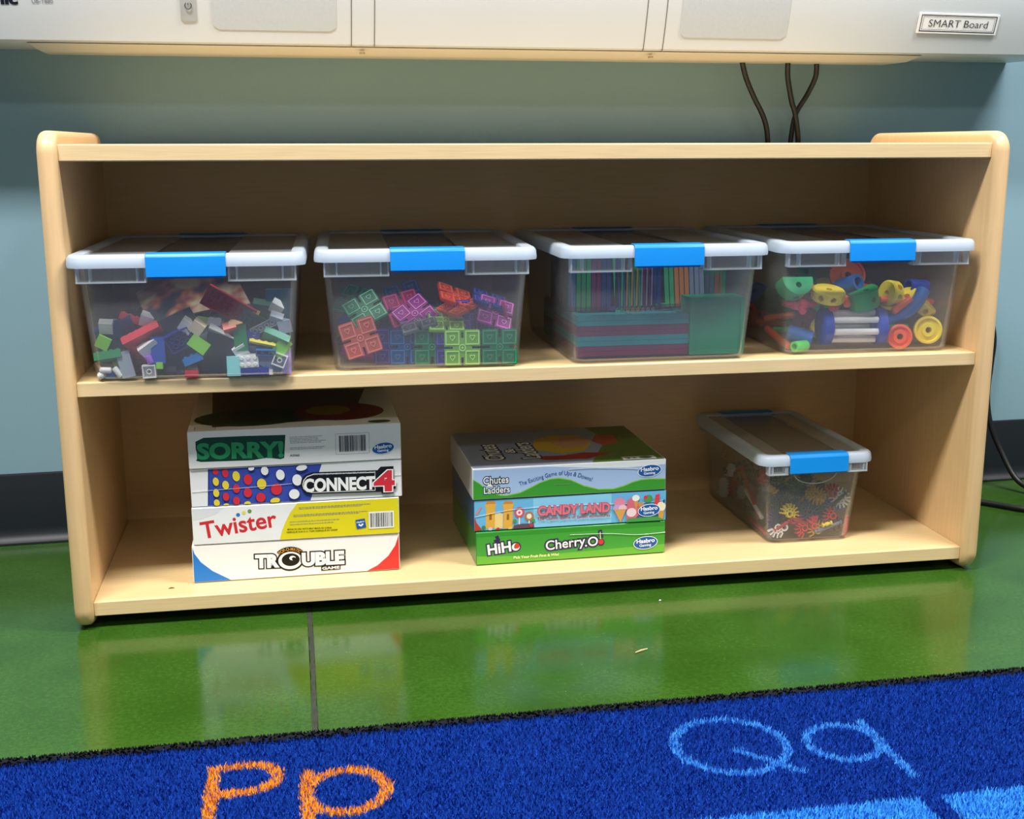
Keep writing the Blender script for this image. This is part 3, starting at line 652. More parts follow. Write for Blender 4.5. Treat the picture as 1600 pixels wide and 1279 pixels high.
# folded booklet lying on the bricks
def booklet_mat():
    m = bpy.data.materials.new('booklet_print'); m.use_nodes = True; nt = m.node_tree; b = nt.nodes['Principled BSDF']; b.inputs['Roughness'].default_value = 0.4
    tc = nt.nodes.new('ShaderNodeTexCoord'); n = nt.nodes.new('ShaderNodeTexNoise'); n.inputs['Scale'].default_value = 34; n.inputs['Detail'].default_value = 2
    r = nt.nodes.new('ShaderNodeValToRGB'); e = r.color_ramp.elements; e[0].position = 0.40; e[0].color = (*lin('#26303a'), 1); e[1].position = 0.66; e[1].color = (*lin('#a79c80'), 1)
    k = r.color_ramp.elements.new(0.49); k.color = (*lin('#7c4334'), 1)
    nt.links.new(tc.outputs['Object'], n.inputs['Vector']); nt.links.new(n.outputs['Fac'], r.inputs['Fac']); nt.links.new(r.outputs[0], b.inputs['Base Color']); return m
bk = empty('booklet', label='folded instruction booklet on top of the bricks in the leftmost bin', cat='booklet')
bk.matrix_world = binmat(1) @ Matrix.Translation((-0.012, -0.062, 0.080)) @ RM(-8, 28, 6)
for nm, s0 in (('page', 0.0), ('cover', 0.0016)):
    L = []
    for k in range(13):
        t = k / 12; x = -0.062 + 0.124 * t; zc = 0.010 * math.sin(t * PI) + s0 + (0.006 * (t - 0.75) ** 2 * 16 if t > 0.75 else 0)
        L.append([(x + 0.012, -0.038, zc), (x, 0.044, zc + 0.003), (x, 0.044, zc + 0.0036), (x + 0.012, -0.038, zc + 0.0006)])
    MB().loft(L).build(nm, booklet_mat() if nm == 'cover' else pmat('page_paper', '#d8d2c0', rough=0.7), bk)

# ---- second bin: translucent notched squares
def notched():
    h, s, dp, th = 0.0228, 0.0017, 0.0105, 0.0034; m = MB(); r = 0.0025
    out = []
    for q in range(4):
        a = q * PI / 2; c, sn = round(math.cos(a)), round(math.sin(a))
        for x, y in [(h, s), (h, h - r), (h - r * .3, h - r * .3), (h - r, h), (s, h), (s, h - dp), (-s, h - dp), (-s, h)][:0] + [(h - dp, -s), (h - dp, s), (h, s), (h, h - r), (h - r * .3, h - r * .3), (h - r, h), (s, h)][0:7]:
            out.append((c * x - sn * y, sn * x + c * y))
    # keep one slot per side: points run side by side around the square
    m.prism(out, -th / 2, th / 2)
    base = m.mesh('notched_square', 0); m = MB()
    z0, z1 = th / 2 - 1e-4, th / 2 + 0.0009
    for sx in (-1, 1):
        for sy in (-1, 1):
            a, b = 0.0038, 0.0214
            x0, x1 = sorted((sx * a, sx * b)); y0, y1 = sorted((sy * a, sy * b)); w = 0.0013
            m.box(x0, x1, y0, y0 + w, z0, z1).box(x0, x1, y1 - w, y1, z0, z1).box(x0, x0 + w, y0 + w, y1 - w, z0, z1).box(x1 - w, x1, y0 + w, y1 - w, z0, z1)
            cx, cy = sx * 0.0127, sy * 0.0127; hs = [(0, -0.0040), (0.0034, 0.0006), (0.0034, 0.0028), (0.0016, 0.0036), (0, 0.0024), (-0.0016, 0.0036), (-0.0034, 0.0028), (-0.0034, 0.0006)]
            m.loft([[(cx + x * k, cy + y * k, z) for x, y in hs] for k, z in ((1, z0), (1, z1), (0.68, z1), (0.68, z0))], closed=True)
    m.lathe([(0.0046, z0), (0.0046, z1), (0.0034, z1), (0.0034, z0)], 12, closed=True); m.lathe([(0.0014, z0), (0.0012, z1)], 8)
    return base, m.mesh('embossed_lines', 0)
NS, NSE = notched()
SQC = dict(pink='#ff8f80', purple='#4a3fc0', blue='#1470c0', green='#0fa068', lime='#a8ec60', magenta='#c83ab8', orange='#ff6a45', navy='#3a4fb8', violet='#6a3fc8', rose='#e63f8f', smoke='#9aa6b0')
SQ = [('pink', (-0.0836, -0.1445, 0.0410), (-17, 90, 0), 'pink notched square tilted in the left front corner'),
      ('lime', (0.0441, -0.1445, 0.0252), (0, 90, 0), 'pale lime notched square standing flat against the front'),
      ('green', (0.0945, -0.1445, 0.0252), (0, 90, 0), 'green notched square standing in the right front corner'),
      ('purple', (0.0337, -0.1385, 0.0252), (0, 90, 0), 'blue-violet notched square partly behind the pale lime one'),
      ('green', (0.0065, -0.1325, 0.0252), (0, 90, 0), 'green notched square in the middle of the front row'),
      ('blue', (-0.0241, -0.1265, 0.0252), (0, 90, 0), 'teal blue notched square in the middle of the front row'),
      ('purple', (-0.0433, -0.1205, 0.0252), (0, 90, 0), 'blue-violet notched square beside the pink one'),
      ('lime', (0.0254, -0.1240, 0.0570), (2, 28, 0), 'pale lime notched square lying on top of the front row'),
      ('magenta', (-0.0124, -0.1090, 0.0640), (-18, 48, 20), 'magenta notched square left of the lying lime one'),
      ('rose', (-0.0260, -0.0900, 0.0690), (14, 60, 30), 'rose notched square behind the magenta one'),
      ('blue', (-0.0226, -0.0640, 0.0790), (-6, 55, 12), 'blue notched square on top of the heap left of middle'),
      ('green', (-0.0760, -0.1030, 0.0700), (-20, 50, 10), 'dark green notched square above the pink one'),
      ('green', (-0.0900, -0.0560, 0.0760), (-26, 40, 40), 'green notched square on top of the heap at left'),
      ('orange', (0.0400, -0.1000, 0.0850), (24, 20, 10), 'orange notched square on top of the heap at right'),
      ('orange', (0.0440, -0.1120, 0.0740), (-14, 15, 30), 'orange notched square wedged under another orange one'),
      ('navy', (0.0840, -0.1060, 0.0800), (19, 15, 0), 'navy notched square sloping down at right'),
      ('magenta', (0.0888, -0.1250, 0.0660), (18, 45, 0), 'violet-pink notched square above the right green one'),
      ('rose', (0.1130, -0.1080, 0.0560), (78, 10, 0), 'rose notched square on edge by the right wall'),
      ('violet', (0.0601, -0.1180, 0.0600), (8, 70, 10), 'violet notched square behind the lying lime one'),
      ('smoke', (-0.0100, -0.1180, 0.0560), (-16, 20, 0), 'smoky clear notched square left of the lying lime one')]
for c, pos, rot, lab in SQ:
    o = toy('notched_square', NS, tintm('square_' + c, SQC[c], 0.7), 2, pos, RM(*rot), lab + ' in the second bin', 'toy square', 'notched squares in the second bin')
    link('embossed_lines', NSE, pmat('emboss_' + c, tuple((0.72 if c == 'lime' else 0.86) * int(SQC[c][i:i + 2], 16) / 255 + (0.28 if c == 'lime' else 0.10) for i in (1, 3, 5)), rough=0.3), o)
rnd = random.Random(5)
for k in range(36):
    c = rnd.choice(['green', 'green', 'blue', 'purple', 'magenta', 'navy', 'violet', 'orange', 'green'])
    ix, iy, iz = k % 4, (k // 4) % 3, k // 12
    toy('notched_square', NS, tintm('square_' + c, SQC[c], 0.7), 2, (-0.084 + ix * 0.056, -0.075 + iy * 0.062 + 0.012 * (iz % 2), 0.014 + 0.022 * iz), RM(rnd.uniform(-22, 22), rnd.uniform(-22, 22), rnd.uniform(0, 90)),
        '%s square inside the second bin, %s layer, %s row back, %s from left' % (c, ('lowest', 'middle', 'upper')[iz], NTH[iy], NTH[ix]), 'toy square', 'squares buried in the back of the second bin')

# ---- third bin: magnetic tiles
def mag_tile(s, th=0.0062):
    h = s / 2; w = 0.0055 if s < 0.1 else 0.008; m = MB(); z = th / 2
    m.box(-h, h, -h, -h + w, -z, z).box(-h, h, h - w, h, -z, z).box(-h, -h + w, -h + w, h - w, -z, z).box(h - w, h, -h + w, h - w, -z, z)
    m.box(-h + w, h - w, -h + w, h - w, -z * 0.55, z * 0.55)
    for sx in (-1, 1):
        for sy in (-1, 1): m.lathe([(0.0022, z - 1e-4), (0.0022, z + 0.0002), (0.0013, z + 0.0002), (0.0013, z - 1e-4)], 8, Matrix.Translation((sx * (h - w / 2), sy * (h - w / 2), 0)), closed=True)
    if s > 0.1:
        m.box(-0.003, 0.003, -h + w, h - w, -z * .8, z * .8).box(-h + w, h - w, -0.003, 0.003, -z * .8, z * .8)
    return m.mesh('magnetic_tile_%d' % round(s * 1000), 0)
TS, TL = mag_tile(0.0745), mag_tile(0.149)
TC = dict(teal='#12a8b0', maroon='#8a2a60', green='#06a878', purple='#5a3f8a', blue='#1270b0', leaf='#22b060', navy='#24408a', orange='#ffa050', grey='#a8b4d0', brightgreen='#50d888')
def til(me, c, pos, rot, lab, grp): toy('magnetic_tile', me, tintm('tile_' + c, TC[c], 0.85), 3, pos, RM(*rot), lab, 'magnetic tile', grp)
ORD = ['bottom', 'second', 'third', 'fourth', 'fifth', 'sixth', 'seventh', 'top']
for i, c in enumerate(['maroon', 'maroon', 'teal', 'teal', 'maroon', 'maroon', 'teal', 'teal']):
    til(TL, c, (-0.0350, -0.0660, 0.0112 + i * 0.0066), (0, 0, 0), '%s large square tile, %s layer of the flat stack in the third bin' % (c, ORD[i]), 'large tiles stacked flat in the third bin')
for i in range(6):
    til(TS, 'green', (0.0776, -0.1400 + i * 0.0068, 0.0438), (0, 90, 0), ('foremost green square tile standing at the right front of the third bin' if i == 0 else 'green square tile standing %s behind the foremost green one in the third bin' % E_[i - 1]), 'green tiles standing in the third bin')
for i in range(4):
    til(TS, ['green', 'blue', 'green', 'purple'][i], (0.0765, -0.0575, 0.0096 + i * 0.0066), (0, 0, 0), '%s tile lying flat, %s layer at the right back of the third bin' % (['green', 'blue', 'green', 'purple'][i], ORD[i]), 'tiles lying flat in the third bin')
for i, c in enumerate(['purple', 'grey', 'purple', 'maroon', 'blue', 'blue', 'blue', 'leaf', 'leaf', 'leaf', 'maroon', 'maroon', 'navy', 'navy']):
    til(TS, c, (-0.1120 + i * 0.0068, -0.0960, 0.0987), (0, 90, 90), '%s tile, %s from the left of those standing edge-on in the third bin' % (c, E_[i]), 'tiles standing edge-on in the third bin')
for i, c in enumerate(['brightgreen', 'brightgreen', 'orange', 'orange', 'orange', 'grey', 'grey', 'grey']):
    til(TS, c, (-0.0140 + i * 0.0070, -0.0960, 0.0990), (-4, 90, 90), '%s tile, %s from the left of those leaning in the third bin' % (c.replace('bright', 'bright '), E_[i]), 'tiles leaning in the third bin')
for i, c in enumerate(['grey', 'grey', 'orange', 'orange', 'orange', 'leaf', 'brightgreen', 'leaf']):
    til(TS, c, (0.0560 + i * 0.0069, -0.0580, 0.0708), (0, 90, 90), '%s tile, %s from the left behind the green stack in the third bin' % (c.replace('bright', 'bright '), E_[i]), 'tiles standing behind the green stack')
for i in range(14):
    c = ['purple', 'maroon', 'blue', 'leaf', 'navy', 'maroon', 'blue'][i % 7]
    til(TS, c, (-0.1100 + i * 0.0080, -0.0170, 0.0971), (0, 90, 90), '%s tile, %s from the left in the second standing row of the third bin' % (c, E_[i]), 'second row of standing tiles')
for j in range(2):
    for i in range(8):
        c = ['green', 'teal', 'blue', 'purple'][(i + j) % 4]
        til(TS, c, (-0.0680 + 0.086 * j, 0.0560, 0.0096 + i * 0.0066), (0, 0, 0), '%s tile, %s layer of the %s back stack in the third bin' % (c, ORD[i], ('left', 'right')[j]), 'tiles stacked flat at the back of the third bin')

# ---- rightmost bin: spools, hubs, wheels and rods
def hub(r=0.0225, h=0.016, n=8, hr=0.0042):
    base = MB().lathe([(r - 0.002, -h / 2), (r, -h / 2 + 0.002), (r, h / 2 - 0.002), (r - 0.002, h / 2)], 32).mesh('hub_%g' % r)
    c = MB()
    for k in range(n):
        a = 2 * PI * (k + 0.5) / n; d = Vector((math.cos(a), math.sin(a), 0)); c.cyl(d * r * 0.55, d * r * 1.2, hr, 12)
    c.cyl((0, 0, -h), (0, 0, h), hr, 14)
    return bool_cut(base, c.mesh('cut'))
def wheel(r, w=0.010, hr=0.0042):
    return MB().lathe([(hr, -w / 2), (r - 0.003, -w / 2), (r, -w / 2 + 0.002), (r, w / 2 - 0.001), (r - 0.0012, w / 2), (r - 0.0032, w / 2), (r - 0.0042, w / 2 - 0.003),
                       (hr + 0.0055, w / 2 - 0.003), (hr + 0.0045, w / 2 + 0.001), (hr, w / 2 + 0.001)], 32, closed=True).mesh('wheel_%g' % r)
def half_hub():
    base = MB().prism([(0.022 * math.cos(a), 0.022 * math.sin(a)) for a in np.linspace(-0.15, PI + 0.15, 20)], -0.012, 0.012).mesh('half_hub')
    return bool_cut(bool_cut(base, MB().cyl((0, 0.008, -0.03), (0, 0.008, 0.03), 0.0042, 12).mesh('cut')), MB().cyl((0, 0.013, 0), (0, 0.04, 0), 0.0040, 12).mesh('cut'))
def sleeve(L, r, hr):
    return MB().lathe([(r, -L / 2), (r, L / 2), (hr, L / 2), (hr, -L / 2)], 18, closed=True).mesh('sleeve_%g' % L)
G4 = 'spool toys in the rightmost bin'; IN4 = ' in the rightmost bin'
HUB, HUBS, WHL, WHS, HALF = hub(), hub(0.0180, 0.0165), wheel(0.0190), wheel(0.0168, 0.009), half_hub()
def Rdir(axis, spin=0):
    return Vector(axis).to_track_quat('Z', 'Y').to_matrix().to_4x4() @ Matrix.Rotation(math.radians(spin), 4, 'Z')
def rod4(c, p0, p1, lab, r=0.0048):
    p0, p1 = Vector(p0), Vector(p1); L = round((p1 - p0).length, 3)
    toy('toy_rod', pin(L, 2 * r), toym(c), 4, (p0 + p1) / 2, (p1 - p0).to_track_quat('X', 'Z').to_matrix().to_4x4(), lab + IN4, 'toy rod', G4)
sp = empty('spool', label='blue toy spool with white bars lying at the front of the rightmost bin', cat='toy spool')
spM = binmat(4) @ Matrix.Translation((-0.0120, -0.1195, 0.0325)) @ Matrix.Rotation(math.radians(-5), 4, 'Z') @ Matrix.Rotation(PI / 2, 4, 'Y')
sp.matrix_world = spM
for s_ in (-1, 1):
    MB().lathe([(0.0225, -0.007), (0.0250, -0.0055), (0.0250, 0.0055), (0.0225, 0.007)], 28).build('end_disc', toym('deepblue'), sp, loc=(0, 0, s_ * 0.0375))
for k in range(7):
    a = 2 * PI * k / 7 + 0.5
    MB().cyl((0.0185 * math.cos(a), 0.0185 * math.sin(a), -0.033), (0.0185 * math.cos(a), 0.0185 * math.sin(a), 0.033), 0.0044, 12).build('bar', toym('white'), sp)
toy('wheel', WHL, toym('sunflower'), 4, (0.0907, -0.1390, 0.0274), Rdir((-0.22, -1, 0.12)), 'yellow wheel facing out at lower right' + IN4, 'toy wheel', G4)
toy('wheel', WHS, toym('tangerine'), 4, (0.0499, -0.1390, 0.0185), Rdir((-0.30, -1, 0.05)), 'orange wheel facing out at the bottom' + IN4, 'toy wheel', G4)
toy('hub', HUB, toym('sunflower'), 4, (-0.0499, -0.1240, 0.0770), Rdir((0.05, -0.28, 1), 10), 'yellow holed disc lying flat on top at left' + IN4, 'toy hub', G4)
toy('hub', HUBS, toym('sunflower'), 4, (0.0430, -0.1180, 0.0760), Rdir((-1, -0.35, 0.15), 12), 'yellow holed disc standing on edge in the middle' + IN4, 'toy hub', G4)
toy('hub', HUBS, toym('sunflower'), 4, (0.1000, -0.1150, 0.0560), Rdir((0.5, -0.3, 0.7), 0), 'yellow holed disc behind the yellow wheel' + IN4, 'toy hub', G4)
toy('hub', HUBS, toym('sunflower'), 4, (0.0720, -0.1120, 0.0660), Rdir((-0.6, -0.5, 0.8), 20), 'yellow holed disc behind the bent blue tube' + IN4, 'toy hub', G4)
toy('half_hub', HALF, toym('emerald'), 4, (-0.0010, -0.1330, 0.0720), RM(-14, 8, 200), 'green half-round block with a hole on top of the spool' + IN4, 'toy block', G4)
toy('half_hub', HALF, toym('mint'), 4, (-0.1000, -0.1180, 0.0935), RM(10, 60, 190), 'mint green half-round block high at the left' + IN4, 'toy block', G4)
toy('half_hub', HALF, toym('darkgreen'), 4, (-0.0960, -0.0281, 0.0514), RM(30, 40, 20), 'dark green half-round block by the left wall' + IN4, 'toy block', G4)
toy('half_hub', HALF, toym('darkgreen'), 4, (-0.0500, -0.0650, 0.0950), RM(-20, 40, 70), 'dark green half-round block behind the flat yellow disc' + IN4, 'toy block', G4)
toy('sleeve', sleeve(0.022, 0.0072, 0.0046), toym('limegreen'), 4, (-0.0919, -0.1370, 0.0100), Rdir((-1, -0.45, 0)), 'lime green short tube in the lower left corner' + IN4, 'toy tube', G4)
toy('sleeve', sleeve(0.034, 0.0110, 0.0070), toym('toyblue'), 4, (-0.0830, -0.1130, 0.0200), Rdir((1, -0.5, -0.3)), 'blue tube behind the lime green one' + IN4, 'toy tube', G4)
toy('sleeve', sleeve(0.034, 0.0115, 0.0070), toym('toyblue'), 4, (-0.0062, -0.0900, 0.0860), Rdir((0.4, -0.8, 0.3)), 'blue tube behind the green half-round block' + IN4, 'toy tube', G4)
toy('wheel', wheel(0.0245), toym('tangerine'), 4, (0.0000, -0.0700, 0.0960), Rdir((-0.3, -1, 0.5)), 'orange wheel high behind the green half-round block' + IN4, 'toy wheel', G4)
bt = MB(); path = spline([(0.0352, -0.130, 0.0400), (0.0500, -0.132, 0.0462), (0.0644, -0.132, 0.0530), (0.0790, -0.130, 0.0660), (0.0890, -0.124, 0.0800)], 6)
bend = bt.tube(path, [0.0074 if i < 8 else 0.0092 for i in range(len(path))], 16).mesh('bent_tube', 50)
o = link('bent_tube', bend, toym('toyblue')); o.matrix_world = binmat(4) @ Matrix.Translation((0, 0.004, 0)); tag(o, 'bent blue tube sloping up at the right' + IN4, 'toy tube', G4)
toy('sleeve', sleeve(0.030, 0.0100, 0.0070), toym('deepblue'), 4, (0.0886, -0.1020, 0.0830), Rdir((1, 0.2, -0.1)), 'dark blue tube behind the upper end of the bent blue tube' + IN4, 'toy tube', G4)
rod4('tangerine', (0.0241, -0.125, 0.0690), (0.1190, -0.094, 0.0600), 'long orange rod passing behind the yellow discs')
rod4('tangerine', (0.0380, -0.136, 0.0530), (0.0680, -0.128, 0.0700), 'short orange rod slanting above the bent blue tube')
rod4('tangerine', (-0.1060, -0.048, 0.0210), (-0.1040, -0.128, 0.0080), 'orange rod along the bottom of the left wall')
rod4('tangerine', (-0.1080, -0.040, 0.0340), (-0.0700, -0.060, 0.0420), 'orange rod sticking toward the left wall halfway up')
rod4('tangerine', (-0.0840, -0.112, 0.0860), (-0.0640, -0.100, 0.0840), 'stubby orange rod left of the flat yellow disc', 0.0075)
rod4('tangerine', (-0.0278, -0.137, 0.0640), (-0.0230, -0.118, 0.0720), 'stubby orange rod right of the flat yellow disc')
rod4('rose', (-0.0500, -0.136, 0.0600), (-0.0380, -0.125, 0.0600), 'stubby pink rod under the flat yellow disc')
rod4('tangerine', (0.0080, -0.085, 0.0840), (0.0300, -0.078, 0.0780), 'orange rod under the high orange wheel', 0.0060)
rj = empty('rod_joint', label='red flat four-armed joint at the left of the rightmost bin', cat='toy joint', group=G4)
rj.matrix_world = binmat(4) @ Matrix.Translation((-0.0860, -0.1120, 0.0640)) @ RM(8, 18, 0)
MB().lathe([(0.0130, -0.005), (0.0140, 0), (0.0130, 0.005)], 20).build('disc', toym('rose'), rj)
for a in (0.2, 1.9, 3.3, 4.6):
    MB().cyl((0.011 * math.cos(a), 0.011 * math.sin(a), 0), ((0.026 if a != 3.3 else 0.021) * math.cos(a), (0.026 if a != 3.3 else 0.021) * math.sin(a), 0), 0.0046, 10).build('arm', toym('rose'), rj)
rnd = random.Random(9)
NM4 = dict(sunflower='yellow', tangerine='orange', toyblue='blue', emerald='green', deepblue='dark blue', rose='red')
for k in range(24):
    ix, iy, iz = k % 4, (k // 4) % 3, k // 12; c = rnd.choice(list(NM4)); pos = (-0.078 + ix * 0.052, -0.058 + iy * 0.068, 0.020 + iz * 0.036)
    q = rnd.choice([0, 1, 2]); R = Rdir((rnd.uniform(-1, 1), rnd.uniform(-1, 1), rnd.uniform(-1, 1)))
    me, nm, wd = ((HUB, 'hub', 'holed disc'), (WHL, 'wheel', 'wheel'), (pin(0.045, 0.0096), 'toy_rod', 'rod'))[q]
    toy(nm, me, toym(c), 4, pos, R, '%s %s inside the rightmost bin, %s layer, %s row back, %s from left' % (NM4[c], wd, ('lower', 'upper')[iz], NTH[iy], NTH[ix]), ('toy hub', 'toy wheel', 'toy rod')[q], 'toys buried in the back of the rightmost bin')

# ---- small bin: snap rods and clip connectors
def connector(angles, R0=0.0150, th=0.0058):
    m = MB(); z = th / 2
    m.lathe([(0.0052, -z), (0.0052, z), (0.0032, z), (0.0032, -z)], 14, closed=True)
    for a in angles:
        Mx = Matrix.Rotation(math.radians(a), 4, 'Z')
        m.box(0.0048, 0.0075, -0.0009, 0.0009, -z * .8, z * .8, Mx)
        m.box(0.0072, 0.0086, -0.0028, 0.0028, -z, z, Mx)
        m.add([(0.0080, -0.0030, -z), (R0, -0.0036, -z), (R0, -0.0022, -z), (0.0080, -0.0016, -z), (0.0080, -0.0030, z), (R0, -0.0036, z), (R0, -0.0022, z), (0.0080, -0.0016, z)], [(0, 3, 2, 1), (4, 5, 6, 7), (0, 1, 5, 4), (1, 2, 6, 5), (2, 3, 7, 6), (3, 0, 4, 7)], Mx)
        m.add([(0.0080, 0.0016, -z), (R0, 0.0022, -z), (R0, 0.0036, -z), (0.0080, 0.0030, -z), (0.0080, 0.0016, z), (R0, 0.0022, z), (R0, 0.0036, z), (0.0080, 0.0030, z)], [(0, 3, 2, 1), (4, 5, 6, 7), (0, 1, 5, 4), (1, 2, 6, 5), (2, 3, 7, 6), (3, 0, 4, 7)], Mx)
    for a0, a1 in zip(angles[:-1], angles[1:]):
        if a1 - a0 > 50: continue
        c0, c1 = math.radians(a0 + 18), math.radians(a1 - 18)
        m.cyl((0.0082 * math.cos(c0), 0.0082 * math.sin(c0), 0), (0.0082 * math.cos(c1), 0.0082 * math.sin(c1), 0), 0.0012, 6)
    return m.mesh('connector_%d' % len(angles), 0)
CN = {n: connector([45 * k for k in range(n)]) for n in (8, 5, 4, 3, 2)}
def snap_rod(L):
    L = round(L, 3); k = ('snap', L)
    if k not in CACHE:
        r = 0.0031; MX = Matrix.Rotation(PI / 2, 4, 'Y')
        CACHE[k] = MB().lathe([(r, -L / 2), (r, -L / 2 + 0.002), (r * .55, -L / 2 + 0.0025), (r * .55, -L / 2 + 0.0045), (r * .9, -L / 2 + 0.005), (r * .9, L / 2 - 0.005), (r * .55, L / 2 - 0.0045), (r * .55, L / 2 - 0.0025), (r, L / 2 - 0.002), (r, L / 2)], 10, MX).mesh('snap_rod_%d' % round(L * 1000))
    return CACHE[k]
G5 = 'clip connectors and rods in the small bin'; IN5 = ' in the small bin'
def con(n, c, pos, ax, spin, lab): toy('clip_connector', CN[n], toym(c), 5, pos, Rdir(ax, spin), lab + IN5, 'connector', G5)
def srod(c, p0, p1, lab):
    p0, p1 = Vector(p0), Vector(p1); toy('snap_rod', snap_rod((p1 - p0).length), toym(c), 5, (p0 + p1) / 2, (p1 - p0).to_track_quat('X', 'Z').to_matrix().to_4x4(), lab + IN5, 'toy rod', G5)
con(8, 'mustard', (0.0149, -0.1080, 0.0625), (-0.15, -0.75, 1), 10, 'mustard yellow snowflake connector near the top of the front')
con(5, 'sunflower', (-0.0290, -0.1190, 0.0400), (0.2, -1, 0.25), -25, 'bright yellow fan-shaped connector at the left front')
con(8, 'white', (0.0530, -0.1160, 0.0590), (-0.7, -1, 0.1), 20, 'white snowflake connector at the upper right front')
con(3, 'crimson', (0.0373, -0.1160, 0.0655), (0.1, -1, 0.3), 40, 'red connector beside the white snowflake one')
con(3, 'red', (0.0370, -0.1190, 0.0340), (0, -1, 0.1), 100, 'red connector with round hole halfway up at right')
con(3, 'red', (-0.0050, -0.1190, 0.0170), (0.1, -1, 0.1), 150, 'red connector near the bottom left of middle')
con(2, 'rose', (0.0085, -0.1190, 0.0205), (0.3, -1, 0), 80, 'small pink-red connector low in the middle')
con(3, 'red', (-0.0220, -0.1180, 0.0300), (0.1, -0.9, 0.5), -30, 'red connector under the yellow fan')
con(8, 'navy', (0.0028, -0.1130, 0.0400), (0.05, -1, 0.1), 12, 'navy snowflake connector in the middle of the front')
con(8, 'midnight', (-0.0330, -0.1060, 0.0560), (0.2, -1, 0.5), 30, 'dark blue snowflake connector at the upper left front')
con(4, 'darkgreen', (-0.0126, -0.0980, 0.0720), (0.1, -1, 0.6), 10, 'dark green connector near the top at left')
con(5, 'mustard', (0.0150, -0.1190, 0.0110), (0, -1, 0.3), 20, 'mustard connector on the floor at the front')
con(2, 'white', (-0.0464, -0.1195, 0.0135), (0, -1, 0.1), 210, 'white clip low in the left front corner')
con(2, 'white', (-0.0360, -0.1195, 0.0210), (0, -1, 0.1), 190, 'white clip just above the lower white one')
con(8, 'navy', (-0.0490, -0.1120, 0.0300), (0.5, -1, 0), 0, 'navy snowflake connector in the left front corner')
con(8, 'midnight', (0.0250, -0.1050, 0.0480), (-0.2, -1, 0.3), 5, 'dark blue snowflake connector right of middle')
con(5, 'steel', (0.0400, -0.1140, 0.0450), (0, -0.8, 0.6), 0, 'steel blue connector under the dark rod')
con(4, 'brown', (0.0450, -0.1180, 0.0090), (0, -1, 0.4), 45, 'brown connector on the floor at right')
srod('bluegrey', (0.0100, -0.1220, 0.0120), (0.0510, -0.1180, 0.0235), 'blue-grey rod slanting up low at right')
srod('sunflower', (0.0200, -0.1230, 0.0215), (0.0350, -0.1225, 0.0250), 'short yellow rod above the blue-grey one')
srod('red', (0.0575, -0.1200, 0.0050), (0.0600, -0.1195, 0.0340), 'red rod upright in the right front corner')
srod('crimson', (-0.0520, -0.1215, 0.0180), (-0.0280, -0.1200, 0.0300), 'red rod slanting up at lower left front')
srod('crimson', (-0.0280, -0.1215, 0.0350), (-0.0010, -0.1190, 0.0240), 'red rod slanting down under the yellow fan')
srod('midnight', (0.0330, -0.1200, 0.0470), (0.0540, -0.1230, 0.0680), 'dark rod crossing in front of the white snowflake connector')
srod('midnight', (-0.0500, -0.1200, 0.0050), (-0.0480, -0.1180, 0.0600), 'dark blue rod upright in the left front corner')
srod('crimson', (-0.0590, -0.0079, 0.0780), (-0.0560, -0.0760, 0.0230), 'red rod slanting down along the left wall')
srod('white', (-0.0580, -0.0246, 0.0496), (-0.0560, -0.0860, 0.0260), 'white rod slanting down along the left wall')
srod('red', (-0.0540, -0.0350, 0.0100), (-0.0540, -0.1000, 0.0060), 'red rod on the floor along the left wall')
con(5, 'mustard', (-0.0560, 0.0630, 0.0800), (-1, -0.2, 0.2), 0, 'mustard connector high on the left wall toward the back')
con(8, 'white', (-0.0530, 0.0820, 0.0240), (-1, -0.1, 0.1), 10, 'white snowflake connector low on the left wall toward the back')
con(4, 'white', (-0.0550, 0.0500, 0.0560), (-1, 0, 0.2), 60, 'white connector halfway up the left wall toward the back')
con(3, 'red', (-0.0560, -0.0780, 0.0800), (-1, -0.2, 0.1), 0, 'red connector high on the left wall toward the front')
con(4, 'palegrey', (-0.0530, 0.0060, 0.0320), (-1, 0, 0.1), 20, 'pale grey connector halfway along the left wall')
con(3, 'crimson', (-0.0530, 0.0350, 0.0420), (-1, 0.2, 0.1), 120, 'red connector halfway along the left wall')
con(5, 'darkgreen', (-0.0530, -0.0200, 0.0180), (-1, 0.1, 0), 0, 'dark green connector low on the left wall')
rnd = random.Random(31)
for k in range(72):
    ix, iy, iz = k % 3, (k // 3) % 8, k // 24; c = rnd.choice(['midnight', 'midnight', 'navy', 'navy', 'crimson', 'mustard', 'darkgreen', 'midnight', 'slate', 'navy', 'palegrey'])
    pos = (-0.036 + ix * 0.036, -0.086 + iy * 0.027, 0.014 + iz * 0.024); R = Rdir((rnd.uniform(-1, 1), rnd.uniform(-1, 1), rnd.uniform(-.6, 1)), rnd.uniform(0, 90))
    cn = {'midnight': 'dark blue', 'crimson': 'red', 'palegrey': 'pale grey', 'darkgreen': 'dark green'}.get(c, c)
    if k % 4 == 3: toy('snap_rod', snap_rod(rnd.choice([0.034, 0.050])), toym(c), 5, pos, R, '%s rod inside the small bin, %s layer, %s row back, %s from left' % (cn, ('lower', 'middle', 'upper')[iz], NTH[iy], NTH[ix]), 'toy rod', 'pieces buried in the heap of the small bin')
    else: toy('clip_connector', CN[rnd.choice([8, 5, 4, 3])], toym(c), 5, pos, R, '%s connector inside the small bin, %s layer, %s row back, %s from left' % (cn, ('lower', 'middle', 'upper')[iz], NTH[iy], NTH[ix]), 'connector', 'pieces buried in the heap of the small bin')
